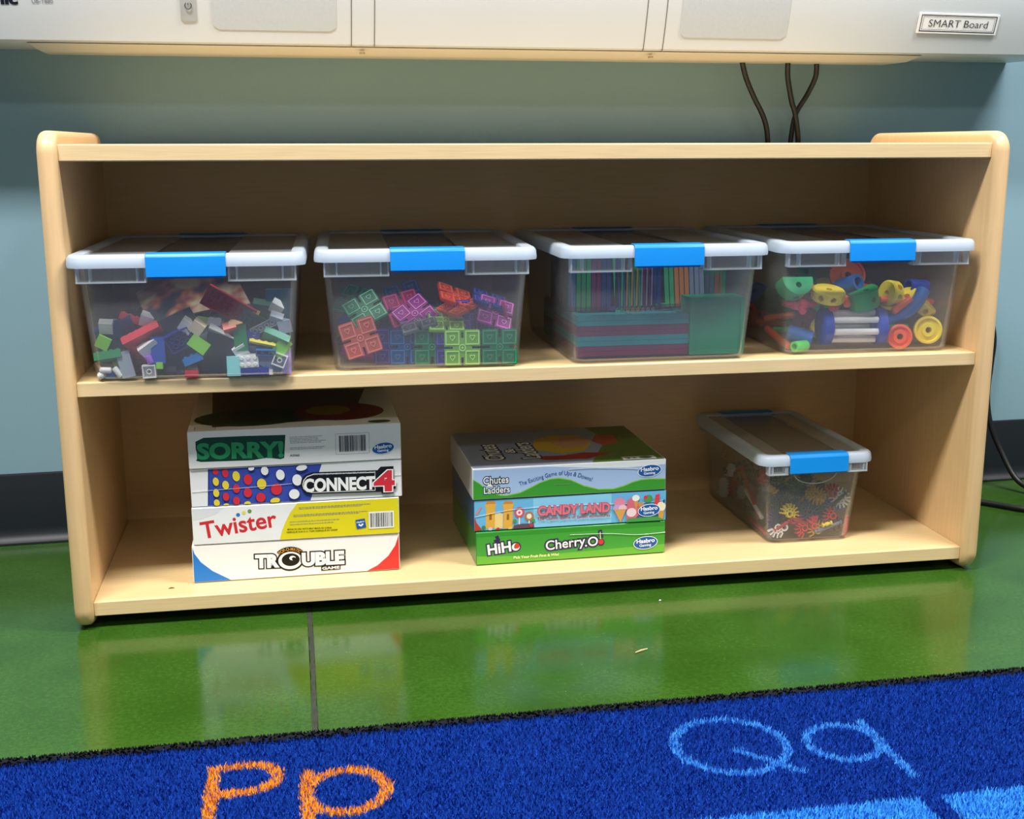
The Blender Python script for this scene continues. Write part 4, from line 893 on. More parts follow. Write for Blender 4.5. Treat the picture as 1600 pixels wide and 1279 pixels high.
# ------------------------------------------------------------------ board games
def ink(c): return pmat('ink_' + c.strip('#'), c, rough=0.38, spec=0.4)
TXT = {}
def text_geo(s, off=0.0):
    """triangulated outline of a line of text at size 1 -> (verts 2-D, faces)"""
    k = (s, round(off, 4))
    if k not in TXT:
        cu = bpy.data.curves.new('t', 'FONT'); cu.body = s; cu.size = 1.0; cu.offset = off; cu.resolution_u = 4; cu.dimensions = '2D'; cu.fill_mode = 'BOTH'
        ob = bpy.data.objects.new('t', cu); COL.objects.link(ob); bpy.context.view_layer.update()
        me = bpy.data.meshes.new_from_object(ob.evaluated_get(bpy.context.evaluated_depsgraph_get()))
        TXT[k] = ([(v.co.x, v.co.y) for v in me.vertices], [tuple(p.vertices) for p in me.polygons])
        bpy.data.objects.remove(ob); bpy.data.meshes.remove(me)
    return TXT[k]
class Sheet:
    """flat print on a face: to3(u, v, depth) maps face coordinates to the parent's space"""
    def __init__(s, parent, to3): s.p = parent; s.to3 = to3; s.n = 0
    def put(s, name, verts, faces, color, label=None):
        s.n += 1; d = 0.00012 + s.n * 0.000045
        me = bpy.data.meshes.new(name); me.from_pydata([s.to3(u, v, d) for u, v in verts], [], faces); me.validate()
        o = link(name, me, ink(color) if isinstance(color, str) else color, s.p)
        if label: o['label'] = label
        return o
    def poly(s, pts, c, name='printed_shape'): return s.put(name, pts, [tuple(range(len(pts)))], c)
    def ell(s, x, y, rx, ry, c, rot=0, name='printed_dot', n=24):
        a = math.radians(rot); pts = []
        for k in range(n):
            t = 2 * PI * k / n; p, q = rx * math.cos(t), ry * math.sin(t); pts.append((x + p * math.cos(a) - q * math.sin(a), y + p * math.sin(a) + q * math.cos(a)))
        return s.poly(pts, c, name)
    def text(s, body, ax, ay, bx, by, cap, c, bold=0.0, outline=0.0, oc=None, serif=0, name='printed_text', shear=0.0, warp=None):
        base, _ = text_geo(body, 0.0); x0 = min(p[0] for p in base); x1 = max(p[0] for p in base)
        L = math.hypot(bx - ax, by - ay); ang = math.atan2(by - ay, bx - ax); sx = L / (x1 - x0); sy = cap / 0.73
        layers = ([(outline, oc)] if outline else []) + [(bold, c)]
        for off, col in layers:
            V, Fc = text_geo(body, off); pts = []
            for p, q in V:
                u, v = (p - x0) * sx, q * sy; u += shear * v
                if warp: pts.append(warp(u, v))
                else: pts.append((ax + u * math.cos(ang) - v * math.sin(ang), ay + u * math.sin(ang) + v * math.cos(ang)))
            s.put(name, pts, Fc, col)
        if serif:   # slab serifs on the feet and heads of upright strokes
            pass
    def bars(s, x0, y0, x1, y1, style):
        if style == 'plate': s.poly([(x0 - .002, y0 - .002), (x1 + .002, y0 - .002), (x1 + .002, y1 + .002), (x0 - .002, y1 + .002)], '#f4f4f0', 'barcode_plate')
        else:
            for a, b, c_, d in ((x0 - .0045, y0 - .0035, x1 + .0045, y0 - .0032), (x0 - .0045, y1 + .0025, x1 + .0045, y1 + .0028), (x0 - .0045, y0 - .0035, x0 - .0042, y1 + .0028), (x1 + .0042, y0 - .0035, x1 + .0045, y1 + .0028)):
                s.poly([(a, b), (c_, b), (c_, d), (a, d)], '#6a6e74', 'barcode_frame')
        rb = random.Random(7); V, Fc = [], []; x = x0
        while x < x1 - 0.0008:
            w = rb.choice([0.0004, 0.0004, 0.0008, 0.0011]); b = len(V); V += [(x, y0), (x + w, y0), (x + w, y1), (x, y1)]; Fc.append((b, b + 1, b + 2, b + 3)); x += w + rb.choice([0.0004, 0.0005, 0.0009])
        s.put('barcode', V, Fc, '#202226')
    def lines(s, x0, y0, x1, y1, n, c='#8a8f96'):
        """lines of print too small to read: broken hairlines"""
        rb = random.Random(n); V, Fc = [], []
        for i in range(n):
            y = y0 + (y1 - y0) * ((i + 0.5) / n if n > 1 else 0.5); x = x0; xe = x1 - rb.uniform(0, 0.25) * (x1 - x0)
            while x < xe:
                w = rb.uniform(0.0012, 0.0042); b = len(V); V += [(x, y), (min(x + w, xe), y), (min(x + w, xe), y + 0.0007), (x, y + 0.0007)]; Fc.append((b, b + 1, b + 2, b + 3)); x += w + 0.0007
        s.put('fine_print', V, Fc, c)
    def logo(s, x, y, rx, ry, rot):
        s.ell(x, y, rx, ry, '#eef2f6', rot, 'logo_rim'); s.ell(x, y, rx * 0.94, ry * 0.90, '#1f5aa8', rot, 'logo_oval', 32)
        a = math.radians(rot * 0.5)
        s.text('Hasbro', x - rx * .72, y + ry * .02 - rx * .72 * math.tan(a), x + rx * .74, y + ry * .02 + rx * .74 * math.tan(a), ry * 0.62, '#f4f7fa', bold=.03, name='logo_text')
        s.text('Gaming', x - rx * .48, y - ry * .58, x + rx * .46, y - ry * .50, ry * 0.40, '#f4f7fa', bold=.02, name='logo_text')
CREASE_GLINT = clear_mat('shrink_wrap_crease_glint', '#ffffff', 0.55, '#ffffff', rough=0.15, gloss=0.1, transl=0.2)  # whitish threads: highlights along the wrap creases, put in as colour and shape
def game(name, loc, rz, w, d, h, body, front, label, key, top=None):
    root = empty(name, loc, rz, label, 'board game')
    MB().box(-w / 2, w / 2, -d / 2, d / 2, 0.0005, h).build('carton', body, root, bevel=0.0014, seg=3)
    sh = Sheet(root, lambda u, v, q: (u, -d / 2 - q, v))
    m = 0.0009
    if front: sh.poly([(-w / 2 + m, m + .0005), (w / 2 - m, m + .0005), (w / 2 - m, h - m), (-w / 2 + m, h - m)], front, 'front_panel')
    for it in PRINT[key]:
        k = it[0]
        cl = lambda p: (max(-w / 2 + m, min(w / 2 - m, p[0])), max(m + .0005, min(h - m, p[1])))
        if k == 'poly': sh.poly([cl(p) for p in it[1]], it[2])
        elif k == 'ell':
            x, y, rx, ry, c, rot = it[1:]; a = math.radians(rot)
            sh.poly([cl((x + rx * math.cos(t) * math.cos(a) - ry * math.sin(t) * math.sin(a), y + rx * math.cos(t) * math.sin(a) + ry * math.sin(t) * math.cos(a))) for t in np.linspace(0, 2 * PI, 26, endpoint=False)], c, 'printed_dot')
        elif k == 'text': sh.text(*it[1:8], **it[8])
        elif k == 'lines': sh.lines(*it[1:])
        elif k == 'bar': sh.bars(*it[1:])
        elif k == 'logo': sh.logo(*it[1:])
        elif k == 'sq':
            x, y, r, rot = it[1:]; a = math.radians(rot); q = lambda p: (x + p[0] * math.cos(a) - p[1] * math.sin(a), y + p[0] * math.sin(a) + p[1] * math.cos(a))
            sh.poly([q(p) for p in ((-r, -r), (r, -r), (r, r), (-r, r))], '#1f5aa8', 'logo_square'); sh.poly([q(p) for p in ((-r * .6, -r * .2), (0, -r * .65), (r * .6, -r * .2), (r * .3, 0.05 * r), (0, -r * .3), (-r * .3, 0.05 * r))], '#f4f7fa', 'logo_smile'); sh.text('Hasbro', *q((-r * .8, r * .25)), *q((r * .8, r * .25)), r * .42, '#f4f7fa', bold=.02, name='logo_text')
        elif k == 'arctext':
            body_, x, y, r, cap, c, oc = it[1:]; base, _ = text_geo(body_); x0 = min(p[0] for p in base); L = max(p[0] for p in base) - x0; span = 1.55
            wp = lambda u, v: (x + (r + v) * math.sin((u / 1.0 - 0.5) * span), y * 0.93 + (r * 0.86 + v) * math.cos((u - 0.5) * span))
            sh.poly([wp(t, -0.0008) for t in np.linspace(-.03, 1.03, 16)] + [wp(t, cap + .0009) for t in np.linspace(1.03, -.03, 16)], oc, 'printed_band')
            sh.text(body_, 0, 0, 1.0, 0, cap, c, bold=.01, warp=wp)
        elif k == 'curvetext':
            body_, pts, cap, c = it[1:]; P3 = spline([(p[0], p[1], 0) for p in pts], 12); cum = [0]
            for i in range(1, len(P3)): cum.append(cum[-1] + (P3[i] - P3[i - 1]).length)
            def wp(u, v):
                t = u * cum[-1]; i = max(0, min(len(P3) - 2, int(np.searchsorted(cum, t)) - 1)); a_ = P3[i]; d_ = (P3[i + 1] - a_); f = (t - cum[i]) / max(1e-9, d_.length); q_ = a_ + d_ * f; d_.normalize()
                return (q_.x - d_.y * v, q_.y + d_.x * v)
            sh.text(body_, 0, 0, 1.0, 0, cap, c, bold=0.0, warp=wp)
        elif k == 'crease':
            MB().tube(spline([(p[0], -d / 2 - 0.0010, p[1]) for p in it[1]], 6), 0.00028, 5).build('wrap_crease_glint', CREASE_GLINT, root)
    if top: top(Sheet(root, lambda u, v, q: (u, v, h + q)), w, d)
    return root
PRINT = {
    'SORRY': [
        ('poly', [(-0.1247, 0.0361), (-0.1147, 0.0407), (-0.064, 0.0407), (-0.0129, 0.0398), (-0.0156, 0.0096), (-0.0203, 0.0081), (-0.0367, 0.011), (-0.0554, 0.0085), (-0.1195, 0.0095), (-0.1252, 0.0114), (-0.1222, 0.0168), (-0.1248, 0.026)], '#12432f'),
        ('text', 'SORRY!', -0.1222, 0.0137, -0.0176, 0.0116, 0.0203, '#2e9a63', {'bold': 0.045, 'outline': 0.06, 'oc': '#12432f'}),
        ('lines', -0.0078, 0.0273, 0.0393, 0.037, 5),
        ('lines', -0.0079, 0.0191, 0.0464, 0.0229, 2),
        ('text', 'A5065', -0.0083, 0.0112, 0.0037, 0.0109, 0.0027, '#2a2e33', {'bold': 0.02}),
        ('bar', 0.0546, 0.0142, 0.0889, 0.0353, 'frame'),
        ('logo', 0.111, 0.0163, 0.015, 0.008, 8),
    ],
    'CONNECT4': [
        ('poly', [(-0.1117, 0.0504), (-0.0505, 0.0507), (-0.0298, 0.0512), (-0.0049, 0.0515), (0.0314, 0.0506), (0.0282, 0.0406), (0.0217, 0.0239), (0.0155, -0.0005), (-0.0307, -0.0001), (-0.0722, -0.0002), (-0.1144, 0.0)], '#3b4fae'),
        ('poly', [(-0.1117, 0.0504), (-0.1101, 0.0503), (-0.1127, -0.0001), (-0.1144, 0.0)], '#2c3a8e'),
        ('ell', -0.1031, 0.0456, 0.0039, 0.0043, '#26347f', 8),
        ('ell', -0.1025, 0.046, 0.0035, 0.0041, '#d8323f', 8),
        ('ell', -0.0911, 0.0431, 0.0044, 0.0061, '#26347f', 8),
        ('ell', -0.0905, 0.0435, 0.0039, 0.0058, '#d8323f', 8),
        ('ell', -0.0777, 0.0384, 0.0051, 0.0072, '#26347f', 8),
        ('ell', -0.0771, 0.0388, 0.0046, 0.0068, '#ecd53c', 8),
        ('ell', -0.0633, 0.0332, 0.0058, 0.0074, '#26347f', 8),
        ('ell', -0.0627, 0.0336, 0.0052, 0.007, '#d8323f', 8),
        ('ell', -0.0464, 0.0266, 0.0065, 0.0074, '#26347f', 8),
        ('ell', -0.0457, 0.027, 0.0058, 0.007, '#ecd53c', 8),
        ('ell', -0.0278, 0.0186, 0.0079, 0.0078, '#26347f', 8),
        ('ell', -0.0272, 0.019, 0.007, 0.0075, '#d8323f', 8),
        ('ell', -0.1034, 0.0326, 0.0042, 0.0059, '#26347f', 8),
        ('ell', -0.1027, 0.033, 0.0037, 0.0056, '#ecd53c', 8),
        ('ell', -0.0914, 0.0275, 0.0046, 0.0061, '#26347f', 8),
        ('ell', -0.0908, 0.0279, 0.0041, 0.0058, '#ecd53c', 8),
        ('ell', -0.0782, 0.0222, 0.0049, 0.0061, '#26347f', 8),
        ('ell', -0.0776, 0.0226, 0.0043, 0.0058, '#d8323f', 8),
        ('ell', -0.0642, 0.016, 0.0056, 0.0065, '#26347f', 8),
        ('ell', -0.0636, 0.0164, 0.005, 0.0062, '#d8323f', 8),
        ('ell', -0.0482, 0.0088, 0.0065, 0.0065, '#26347f', 8),
        ('ell', -0.0475, 0.0092, 0.0058, 0.0062, '#d8323f', 8),
        ('ell', -0.0304, 0.0037, 0.007, 0.0039, '#26347f', 8),
        ('ell', -0.0297, 0.0041, 0.0062, 0.0037, '#ecd53c', 8),
        ('ell', -0.1036, 0.0178, 0.0042, 0.0057, '#26347f', 8),
        ('ell', -0.103, 0.0182, 0.0037, 0.0054, '#ecd53c', 8),
        ('ell', -0.0917, 0.0122, 0.0044, 0.0057, '#26347f', 8),
        ('ell', -0.0911, 0.0126, 0.0039, 0.0054, '#d8323f', 8),
        ('ell', -0.0789, 0.0062, 0.0049, 0.0057, '#26347f', 8),
        ('ell', -0.0783, 0.0066, 0.0043, 0.0054, '#d8323f', 8),
        ('ell', -0.0653, 0.0018, 0.0049, 0.003, '#26347f', 8),
        ('ell', -0.0647, 0.0022, 0.0043, 0.0029, '#ecd53c', 8),
        ('ell', -0.1035, 0.0048, 0.0042, 0.0048, '#26347f', 8),
        ('ell', -0.1029, 0.0052, 0.0037, 0.0046, '#ecd53c', 8),
        ('ell', -0.0921, 0.0014, 0.0039, 0.0022, '#26347f', 8),
        ('ell', -0.0915, 0.0018, 0.0035, 0.0021, '#ecd53c', 8),
        ('ell', -0.0584, 0.048, 0.0042, 0.0028, '#26347f', 8),
        ('ell', -0.0578, 0.0484, 0.0037, 0.0027, '#f2f3f5', 8),
        ('ell', -0.0417, 0.0442, 0.0051, 0.0061, '#26347f', 8),
        ('ell', -0.0411, 0.0446, 0.0046, 0.0058, '#f2f3f5', 8),
        ('ell', -0.0223, 0.0378, 0.006, 0.0074, '#26347f', 8),
        ('ell', -0.0217, 0.0382, 0.0054, 0.007, '#f2f3f5', 8),
        ('ell', -0.0013, 0.0299, 0.007, 0.0078, '#26347f', 8),
        ('ell', -0.0006, 0.0303, 0.0062, 0.0075, '#f2f3f5', 8),
        ('ell', 0.005, 0.0458, 0.0079, 0.0039, '#26347f', 8),
        ('ell', 0.0056, 0.0462, 0.007, 0.0037, '#f2f3f5', 8),
        ('ell', -0.0057, 0.0113, 0.0074, 0.007, '#26347f', 8),
        ('ell', -0.0051, 0.0117, 0.0066, 0.0066, '#f2f3f5', 8),
        ('poly', [(0.0094, 0.0363), (0.0198, 0.0396), (0.1028, 0.0382), (0.107, 0.0426), (0.1236, 0.0425), (0.1238, 0.0243), (0.1259, 0.0238), (0.1258, 0.012), (0.1233, 0.0113), (0.1232, 0.0058), (0.1076, 0.0058), (0.107, 0.0088), (0.0173, 0.0105), (0.009, 0.0122), (0.0045, 0.0174), (0.0034, 0.0239), (0.0052, 0.0313)], '#17181c'),
        ('poly', [(0.0115, 0.0345), (0.0209, 0.0376), (0.0997, 0.0359), (0.0994, 0.0107), (0.0173, 0.0122), (0.0111, 0.0138), (0.0066, 0.0183), (0.0057, 0.0237), (0.0072, 0.0296)], '#e8e9ea'),
        ('poly', [(0.0121, 0.0336), (0.021, 0.0365), (0.0991, 0.0348), (0.0987, 0.0116), (0.0176, 0.0132), (0.0118, 0.0146), (0.0077, 0.0187), (0.0067, 0.0237), (0.0083, 0.0289)], '#17181c'),
        ('text', 'THE ORIGINAL GAME OF', 0.0198, 0.0355, 0.1003, 0.0348, 0.0025, '#aeb2b8', {}),
        ('text', 'CONNECT', 0.0082, 0.0144, 0.0988, 0.0135, 0.017, '#f6f6f6', {'bold': 0.045}),
        ('text', '4', 0.0996, 0.0109, 0.1222, 0.0105, 0.0265, '#d8323f', {'bold': 0.05, 'outline': 0.085, 'oc': '#f6f6f6'}),
        ('crease', [(-0.1329, 0.0211), (-0.0302, 0.0243), (0.0321, 0.0275), (0.1335, 0.0301)]),
    ],
    'TWISTER': [
        ('poly', [(0.0005, 0.0495), (0.056, 0.0496), (0.1335, 0.0498), (0.1335, 0.0005), (0.055, -0.0004), (-0.0234, 0.0002), (-0.0205, 0.0121), (-0.0159, 0.0236), (-0.0093, 0.0363)], '#e3d51f'),
        ('poly', [(-0.1331, 0.0493), (-0.0906, 0.0496), (-0.1035, 0.0404), (-0.1226, 0.0346), (-0.1335, 0.0341)], '#dfe2e6'),
        ('text', 'Twister', -0.1205, 0.0089, -0.0261, 0.02, 0.0232, '#cf2f35', {'bold': 0.018, 'serif': 1}),
        ('ell', -0.0747, 0.0381, 0.0025, 0.0025, '#2b78c8', 0),
        ('ell', -0.0674, 0.0407, 0.0025, 0.0025, '#e6d86a', 0),
        ('ell', -0.0601, 0.0422, 0.0025, 0.0025, '#6a9a48', 0),
        ('lines', 0.0024, 0.0403, 0.1093, 0.0439, 2),
        ('lines', -0.0048, 0.0305, 0.106, 0.0342, 2),
        ('lines', -0.0098, 0.019, 0.0639, 0.0263, 2),
        ('text', 'MADE IN USA WITH MAT MADE IN CHINA', -0.0131, 0.014, 0.0437, 0.013, 0.0019, '#4c470e', {'bold': 0.02}),
        ('text', 'FABRIQUÉ AUX É.-U. TAPIS FABRIQUÉ EN CHINE', -0.0142, 0.0102, 0.051, 0.0096, 0.0019, '#4c470e', {'bold': 0.02}),
        ('bar', 0.0941, 0.011, 0.1232, 0.0302, 'plate'),
        ('sq', 0.0816, 0.0168, 0.0062, 8),
    ],
    'TROUBLE': [
        ('poly', [(-0.1332, 0.0482), (-0.1304, 0.04), (-0.1229, 0.0279), (-0.1087, 0.0149), (-0.0861, 0.0006), (-0.1333, 0.0004)], '#2a7fd4'),
        ('poly', [(0.1331, 0.0488), (0.1335, 0.0005), (0.0895, 0.0008), (0.1033, 0.008), (0.1181, 0.0203), (0.1277, 0.0344)], '#e03a34'),
        ('text', 'TR', -0.0537, 0.0162, -0.0264, 0.0155, 0.017, '#fbfbfb', {'bold': 0.06, 'outline': 0.13, 'oc': '#1b1714'}),
        ('ell', -0.0098, 0.0228, 0.0174, 0.0145, '#1b1714', 0),
        ('ell', -0.0098, 0.0228, 0.0153, 0.012, '#fbfbfb', 0),
        ('ell', -0.0092, 0.0237, 0.0116, 0.0087, '#1b1714', 0),
        ('ell', -0.0068, 0.0259, 0.0041, 0.0031, '#fbfbfb', 0),
        ('ell', -0.0051, 0.0248, 0.0025, 0.0021, '#1b1714', 0),
        ('text', 'UBLE', 0.0064, 0.0151, 0.0589, 0.0145, 0.017, '#fbfbfb', {'bold': 0.06, 'outline': 0.13, 'oc': '#1b1714'}),
        ('poly', [(0.0298, 0.013), (0.055, 0.0129), (0.0549, 0.0061), (0.0297, 0.0058)], '#1b1714'),
        ('text', 'GAME', 0.0314, 0.0073, 0.0535, 0.0075, 0.0037, '#fbfbfb', {'bold': 0.04}),
        ('arctext', 'POP-O-MATIC', -0.0098, 0.0228, 0.0176, 0.0044, '#f0a93a', '#1b1714'),
    ],
    'CHUTES': [
        ('poly', [(-0.1335, 0.0289), (-0.1327, 0.0414), (-0.032, 0.0414), (0.0291, 0.037), (0.0801, 0.0346), (0.1336, 0.0364), (0.1333, 0.0161), (0.1108, 0.0159), (0.0863, 0.0099), (0.0597, 0.0029), (0.0392, 0.0029), (0.0187, 0.0092), (0.0004, 0.0184), (-0.016, 0.0213), (-0.0426, 0.0164), (-0.0694, 0.0053), (-0.0879, 0.0032), (-0.1083, 0.0081), (-0.1243, 0.0203)], '#a9c4ec'),
        ('poly', [(-0.1337, 0.0004), (-0.1335, 0.0293), (-0.1243, 0.0236), (-0.1163, 0.0158), (-0.1082, 0.0108), (-0.0971, 0.0063), (-0.0879, 0.0052), (-0.0694, 0.0082), (-0.0549, 0.0145), (-0.0425, 0.0205), (-0.0282, 0.0248), (-0.0159, 0.0255), (0.0004, 0.0218), (0.0187, 0.0127), (0.0392, 0.0067), (0.0597, 0.0062), (0.074, 0.0095), (0.0863, 0.0142), (0.0986, 0.017), (0.1108, 0.0176), (0.1335, 0.0165), (0.1333, 0.0002)], '#8fc63f'),
        ('poly', [(-0.1337, 0.0004), (-0.1335, 0.0285), (-0.1243, 0.0223), (-0.1163, 0.0146), (-0.1082, 0.0095), (-0.0971, 0.0049), (-0.0879, 0.0038), (-0.0694, 0.0068), (-0.0549, 0.0131), (-0.0426, 0.0191), (-0.0282, 0.0234), (-0.0159, 0.024), (0.0004, 0.0203), (0.0187, 0.0113), (0.0392, 0.0054), (0.0597, 0.0048), (0.074, 0.008), (0.0863, 0.0127), (0.0986, 0.0155), (0.1108, 0.0161), (0.1336, 0.015), (0.1333, 0.0002)], '#3f9a33'),
        ('text', 'Chutes', -0.1192, 0.0217, -0.0854, 0.0221, 0.0103, '#f7f7f4', {'bold': 0.008, 'outline': 0.1, 'oc': '#34384e'}),
        ('text', 'Ladders', -0.1185, 0.0086, -0.0837, 0.0089, 0.0094, '#f7f7f4', {'bold': 0.008, 'outline': 0.1, 'oc': '#34384e'}),
        ('text', '&', -0.1142, 0.0182, -0.107, 0.0181, 0.0037, '#f7f7f4', {'bold': 0.04, 'outline': 0.1, 'oc': '#34384e'}),
        ('curvetext', 'The Exciting Game of Ups & Downs!', [(-0.0702, 0.0167), (-0.0445, 0.0237), (-0.024, 0.0284), (-0.0118, 0.029), (0.0045, 0.0266), (0.029, 0.0179)], 0.0062, '#35508f'),
        ('lines', -0.0226, 0.0144, -0.0, 0.0168, 1),
        ('logo', 0.1104, 0.0283, 0.017, 0.0088, 6),
        ('crease', [(-0.0035, 0.0364), (0.0291, 0.0363), (0.0801, 0.0332), (0.1046, 0.0299)]),
    ],
    'CANDY': [
        ('poly', [(-0.1331, 0.0432), (0.1335, 0.0429), (0.1335, 0.0004), (-0.1335, 0.0008)], '#6fb9e6'),
        ('poly', [(-0.0532, 0.0425), (0.0559, 0.043), (0.0563, 0.0011), (-0.0515, 0.0005)], '#8fd0f2'),
        ('poly', [(-0.1179, 0.0036), (-0.1173, 0.0325), (-0.1188, 0.0367), (-0.1176, 0.0383), (-0.1044, 0.0384), (-0.1032, 0.0367), (-0.1049, 0.0329), (-0.1054, 0.0039)], '#e6b04a'),
        ('poly', [(-0.1176, 0.0379), (-0.1044, 0.038), (-0.106, 0.0418), (-0.1158, 0.0419)], '#d48a3c'),
        ('poly', [(-0.1131, 0.0157), (-0.1129, 0.023), (-0.1112, 0.0247), (-0.1096, 0.023), (-0.1097, 0.016)], '#9a6a2e'),
        ('poly', [(-0.094, 0.0022), (-0.0936, 0.0312), (-0.0951, 0.0355), (-0.0939, 0.0371), (-0.0803, 0.0372), (-0.0791, 0.0355), (-0.0808, 0.0316), (-0.0812, 0.0025)], '#e6b04a'),
        ('poly', [(-0.0939, 0.0367), (-0.0803, 0.0368), (-0.0819, 0.0406), (-0.0922, 0.0407)], '#d48a3c'),
        ('poly', [(-0.0893, 0.0144), (-0.0892, 0.0217), (-0.0875, 0.0234), (-0.0859, 0.0217), (-0.086, 0.0146)], '#9a6a2e'),
        ('poly', [(-0.1059, 0.0029), (-0.1055, 0.0236), (-0.0999, 0.0254), (-0.0943, 0.0234), (-0.0947, 0.0031)], '#f2d28a'),
        ('poly', [(-0.1335, 0.0014), (-0.1328, 0.0209), (-0.1301, 0.0126), (-0.1231, 0.0027)], '#b8442f'),
        ('poly', [(-0.1319, 0.025), (-0.1251, 0.0349), (-0.123, 0.0338), (-0.1299, 0.0224)], '#d88a8a'),
        ('ell', -0.072, 0.0239, 0.007, 0.0074, '#d8586a', 0),
        ('ell', -0.072, 0.0239, 0.0041, 0.0043, '#f4e6e2', 0),
        ('ell', -0.072, 0.0239, 0.0018, 0.0018, '#d8586a', 0),
        ('poly', [(-0.0731, 0.001), (-0.0729, 0.0166), (-0.0711, 0.0167), (-0.0712, 0.0011)], '#f0e6d8'),
        ('ell', -0.0586, 0.0179, 0.0062, 0.0066, '#b87a4a', 0),
        ('ell', -0.0586, 0.0179, 0.0035, 0.0037, '#f0e8dc', 0),
        ('poly', [(-0.0596, 0.0018), (-0.0595, 0.0117), (-0.0577, 0.0118), (-0.0578, 0.0019)], '#f0e6d8'),
        ('poly', [(-0.0806, 0.0004), (-0.0795, 0.0065), (-0.0681, 0.008), (-0.0525, 0.0077), (-0.0515, 0.0007)], '#6a4a5a'),
        ('ell', -0.1209, 0.0059, 0.0027, 0.0025, '#3f8a4a', 0),
        ('ell', -0.1117, 0.0032, 0.0027, 0.0025, '#d8d2e0', 0),
        ('ell', -0.1013, 0.0022, 0.0027, 0.0025, '#c83a50', 0),
        ('ell', -0.0847, 0.0027, 0.0027, 0.0025, '#e8c85a', 0),
        ('ell', -0.0557, 0.0051, 0.0027, 0.0025, '#c83a50', 0),
        ('ell', -0.0783, 0.0127, 0.0027, 0.0025, '#4f9a50', 0),
        ('ell', -0.0531, 0.0119, 0.0027, 0.0025, '#4f9a50', 0),
        ('ell', 0.0674, 0.029, 0.0082, 0.0078, '#e08aa8', 0),
        ('ell', 0.0644, 0.0222, 0.0062, 0.0049, '#c8a0d8', 0),
        ('ell', 0.0716, 0.0218, 0.0058, 0.0049, '#f0c0cc', 0),
        ('poly', [(0.0592, 0.0204), (0.0768, 0.0202), (0.0688, 0.0012)], '#d8a058'),
        ('poly', [(0.077, 0.0046), (0.0777, 0.0328), (0.0889, 0.0376), (0.0953, 0.0253), (0.0955, 0.0122), (0.0874, 0.0029)], '#d86a80'),
        ('ell', 0.0841, 0.015, 0.007, 0.0062, '#f0d8dc', 0),
        ('ell', 0.09, 0.0351, 0.0053, 0.0045, '#f2f0ea', 0),
        ('poly', [(0.087, 0.0301), (0.0936, 0.0302), (0.0907, 0.0168)], '#d49a50'),
        ('ell', 0.1076, 0.0333, 0.0062, 0.0053, '#4a9a50', 0),
        ('ell', 0.1038, 0.0353, 0.0029, 0.0027, '#d83a4a', 0),
        ('ell', 0.0974, 0.0252, 0.0041, 0.0037, '#c8905a', 0),
        ('poly', [(0.116, 0.0241), (0.1178, 0.0382), (0.1239, 0.0394), (0.1232, 0.0237)], '#d8434a'),
        ('ell', 0.1264, 0.0213, 0.0062, 0.007, '#f2e6c8', 0),
        ('poly', [(0.1214, 0.015), (0.1307, 0.0153), (0.1289, 0.0025), (0.1237, 0.0024)], '#d49a50'),
        ('poly', [(0.0771, 0.0009), (0.0791, 0.0067), (0.1205, 0.0074), (0.131, 0.0024), (0.1335, 0.0004)], '#4a9a50'),
        ('ell', 0.1299, 0.0286, 0.0016, 0.0025, '#1f5f9a', 0),
        ('text', 'CANDY LAND', -0.0462, 0.0187, 0.053, 0.0186, 0.0127, '#e0788a', {'bold': 0.05, 'outline': 0.085, 'oc': '#b8283e'}),
        ('text', 'The Classic Game of Sweet Adventures', -0.0479, 0.012, 0.0537, 0.0112, 0.0041, '#b8384e', {'bold': 0.02}),
        ('logo', 0.1089, 0.0169, 0.016, 0.009, 4),
        ('crease', [(-0.1324, 0.0213), (-0.0761, 0.0287), (0.0065, 0.0302), (0.0891, 0.0274), (0.1293, 0.0299)]),
    ],
    'HIHO': [
        ('poly', [(-0.1334, 0.0399), (-0.0531, 0.0386), (0.0299, 0.0391), (0.1334, 0.0389), (0.1335, 0.0004), (-0.1335, 0.0004)], '#44a03a'),
        ('poly', [(-0.1335, 0.0133), (-0.0533, 0.0089), (0.03, 0.0105), (0.1335, 0.013), (0.1335, 0.0004), (-0.1335, 0.0004)], '#6ab83c'),
        ('poly', [(-0.1092, 0.0343), (-0.1029, 0.0359), (-0.0988, 0.0305), (-0.1047, 0.0288)], '#3a2a5a'),
        ('poly', [(-0.107, 0.0393), (-0.1025, 0.041), (-0.0992, 0.0336), (-0.1034, 0.0323)], '#3a2a5a'),
        ('text', 'HiHo', -0.1156, 0.0146, -0.073, 0.0192, 0.0144, '#fbfbfb', {'bold': 0.03, 'outline': 0.12, 'oc': '#3a2a5a'}),
        ('ell', -0.0767, 0.0244, 0.0037, 0.0037, '#d8402c', 0),
        ('text', 'Cherry', -0.0362, 0.0155, 0.0185, 0.0193, 0.0136, '#fbfbfb', {'bold': 0.012, 'outline': 0.12, 'oc': '#3a2a5a'}),
        ('text', '.O', 0.0185, 0.0172, 0.0362, 0.0175, 0.0136, '#fbfbfb', {'bold': 0.012, 'outline': 0.12, 'oc': '#3a2a5a'}),
        ('poly', [(0.0361, 0.0387), (0.0415, 0.0398), (0.044, 0.0286), (0.0382, 0.0273)], '#3a2a5a'),
        ('ell', 0.0407, 0.0219, 0.0049, 0.0049, '#3a2a5a', 0),
        ('ell', 0.0407, 0.0223, 0.0037, 0.0037, '#d83a2c', 0),
        ('poly', [(0.039, 0.0264), (0.0386, 0.0364), (0.0398, 0.037), (0.0407, 0.0263)], '#c8e08a'),
        ('text', 'Pick Your Fruit First & Win!', -0.0812, 0.0065, -0.0187, 0.0068, 0.0039, '#f2f0b0', {'bold': 0.03}),
        ('logo', 0.1042, 0.0167, 0.0175, 0.0094, 4),
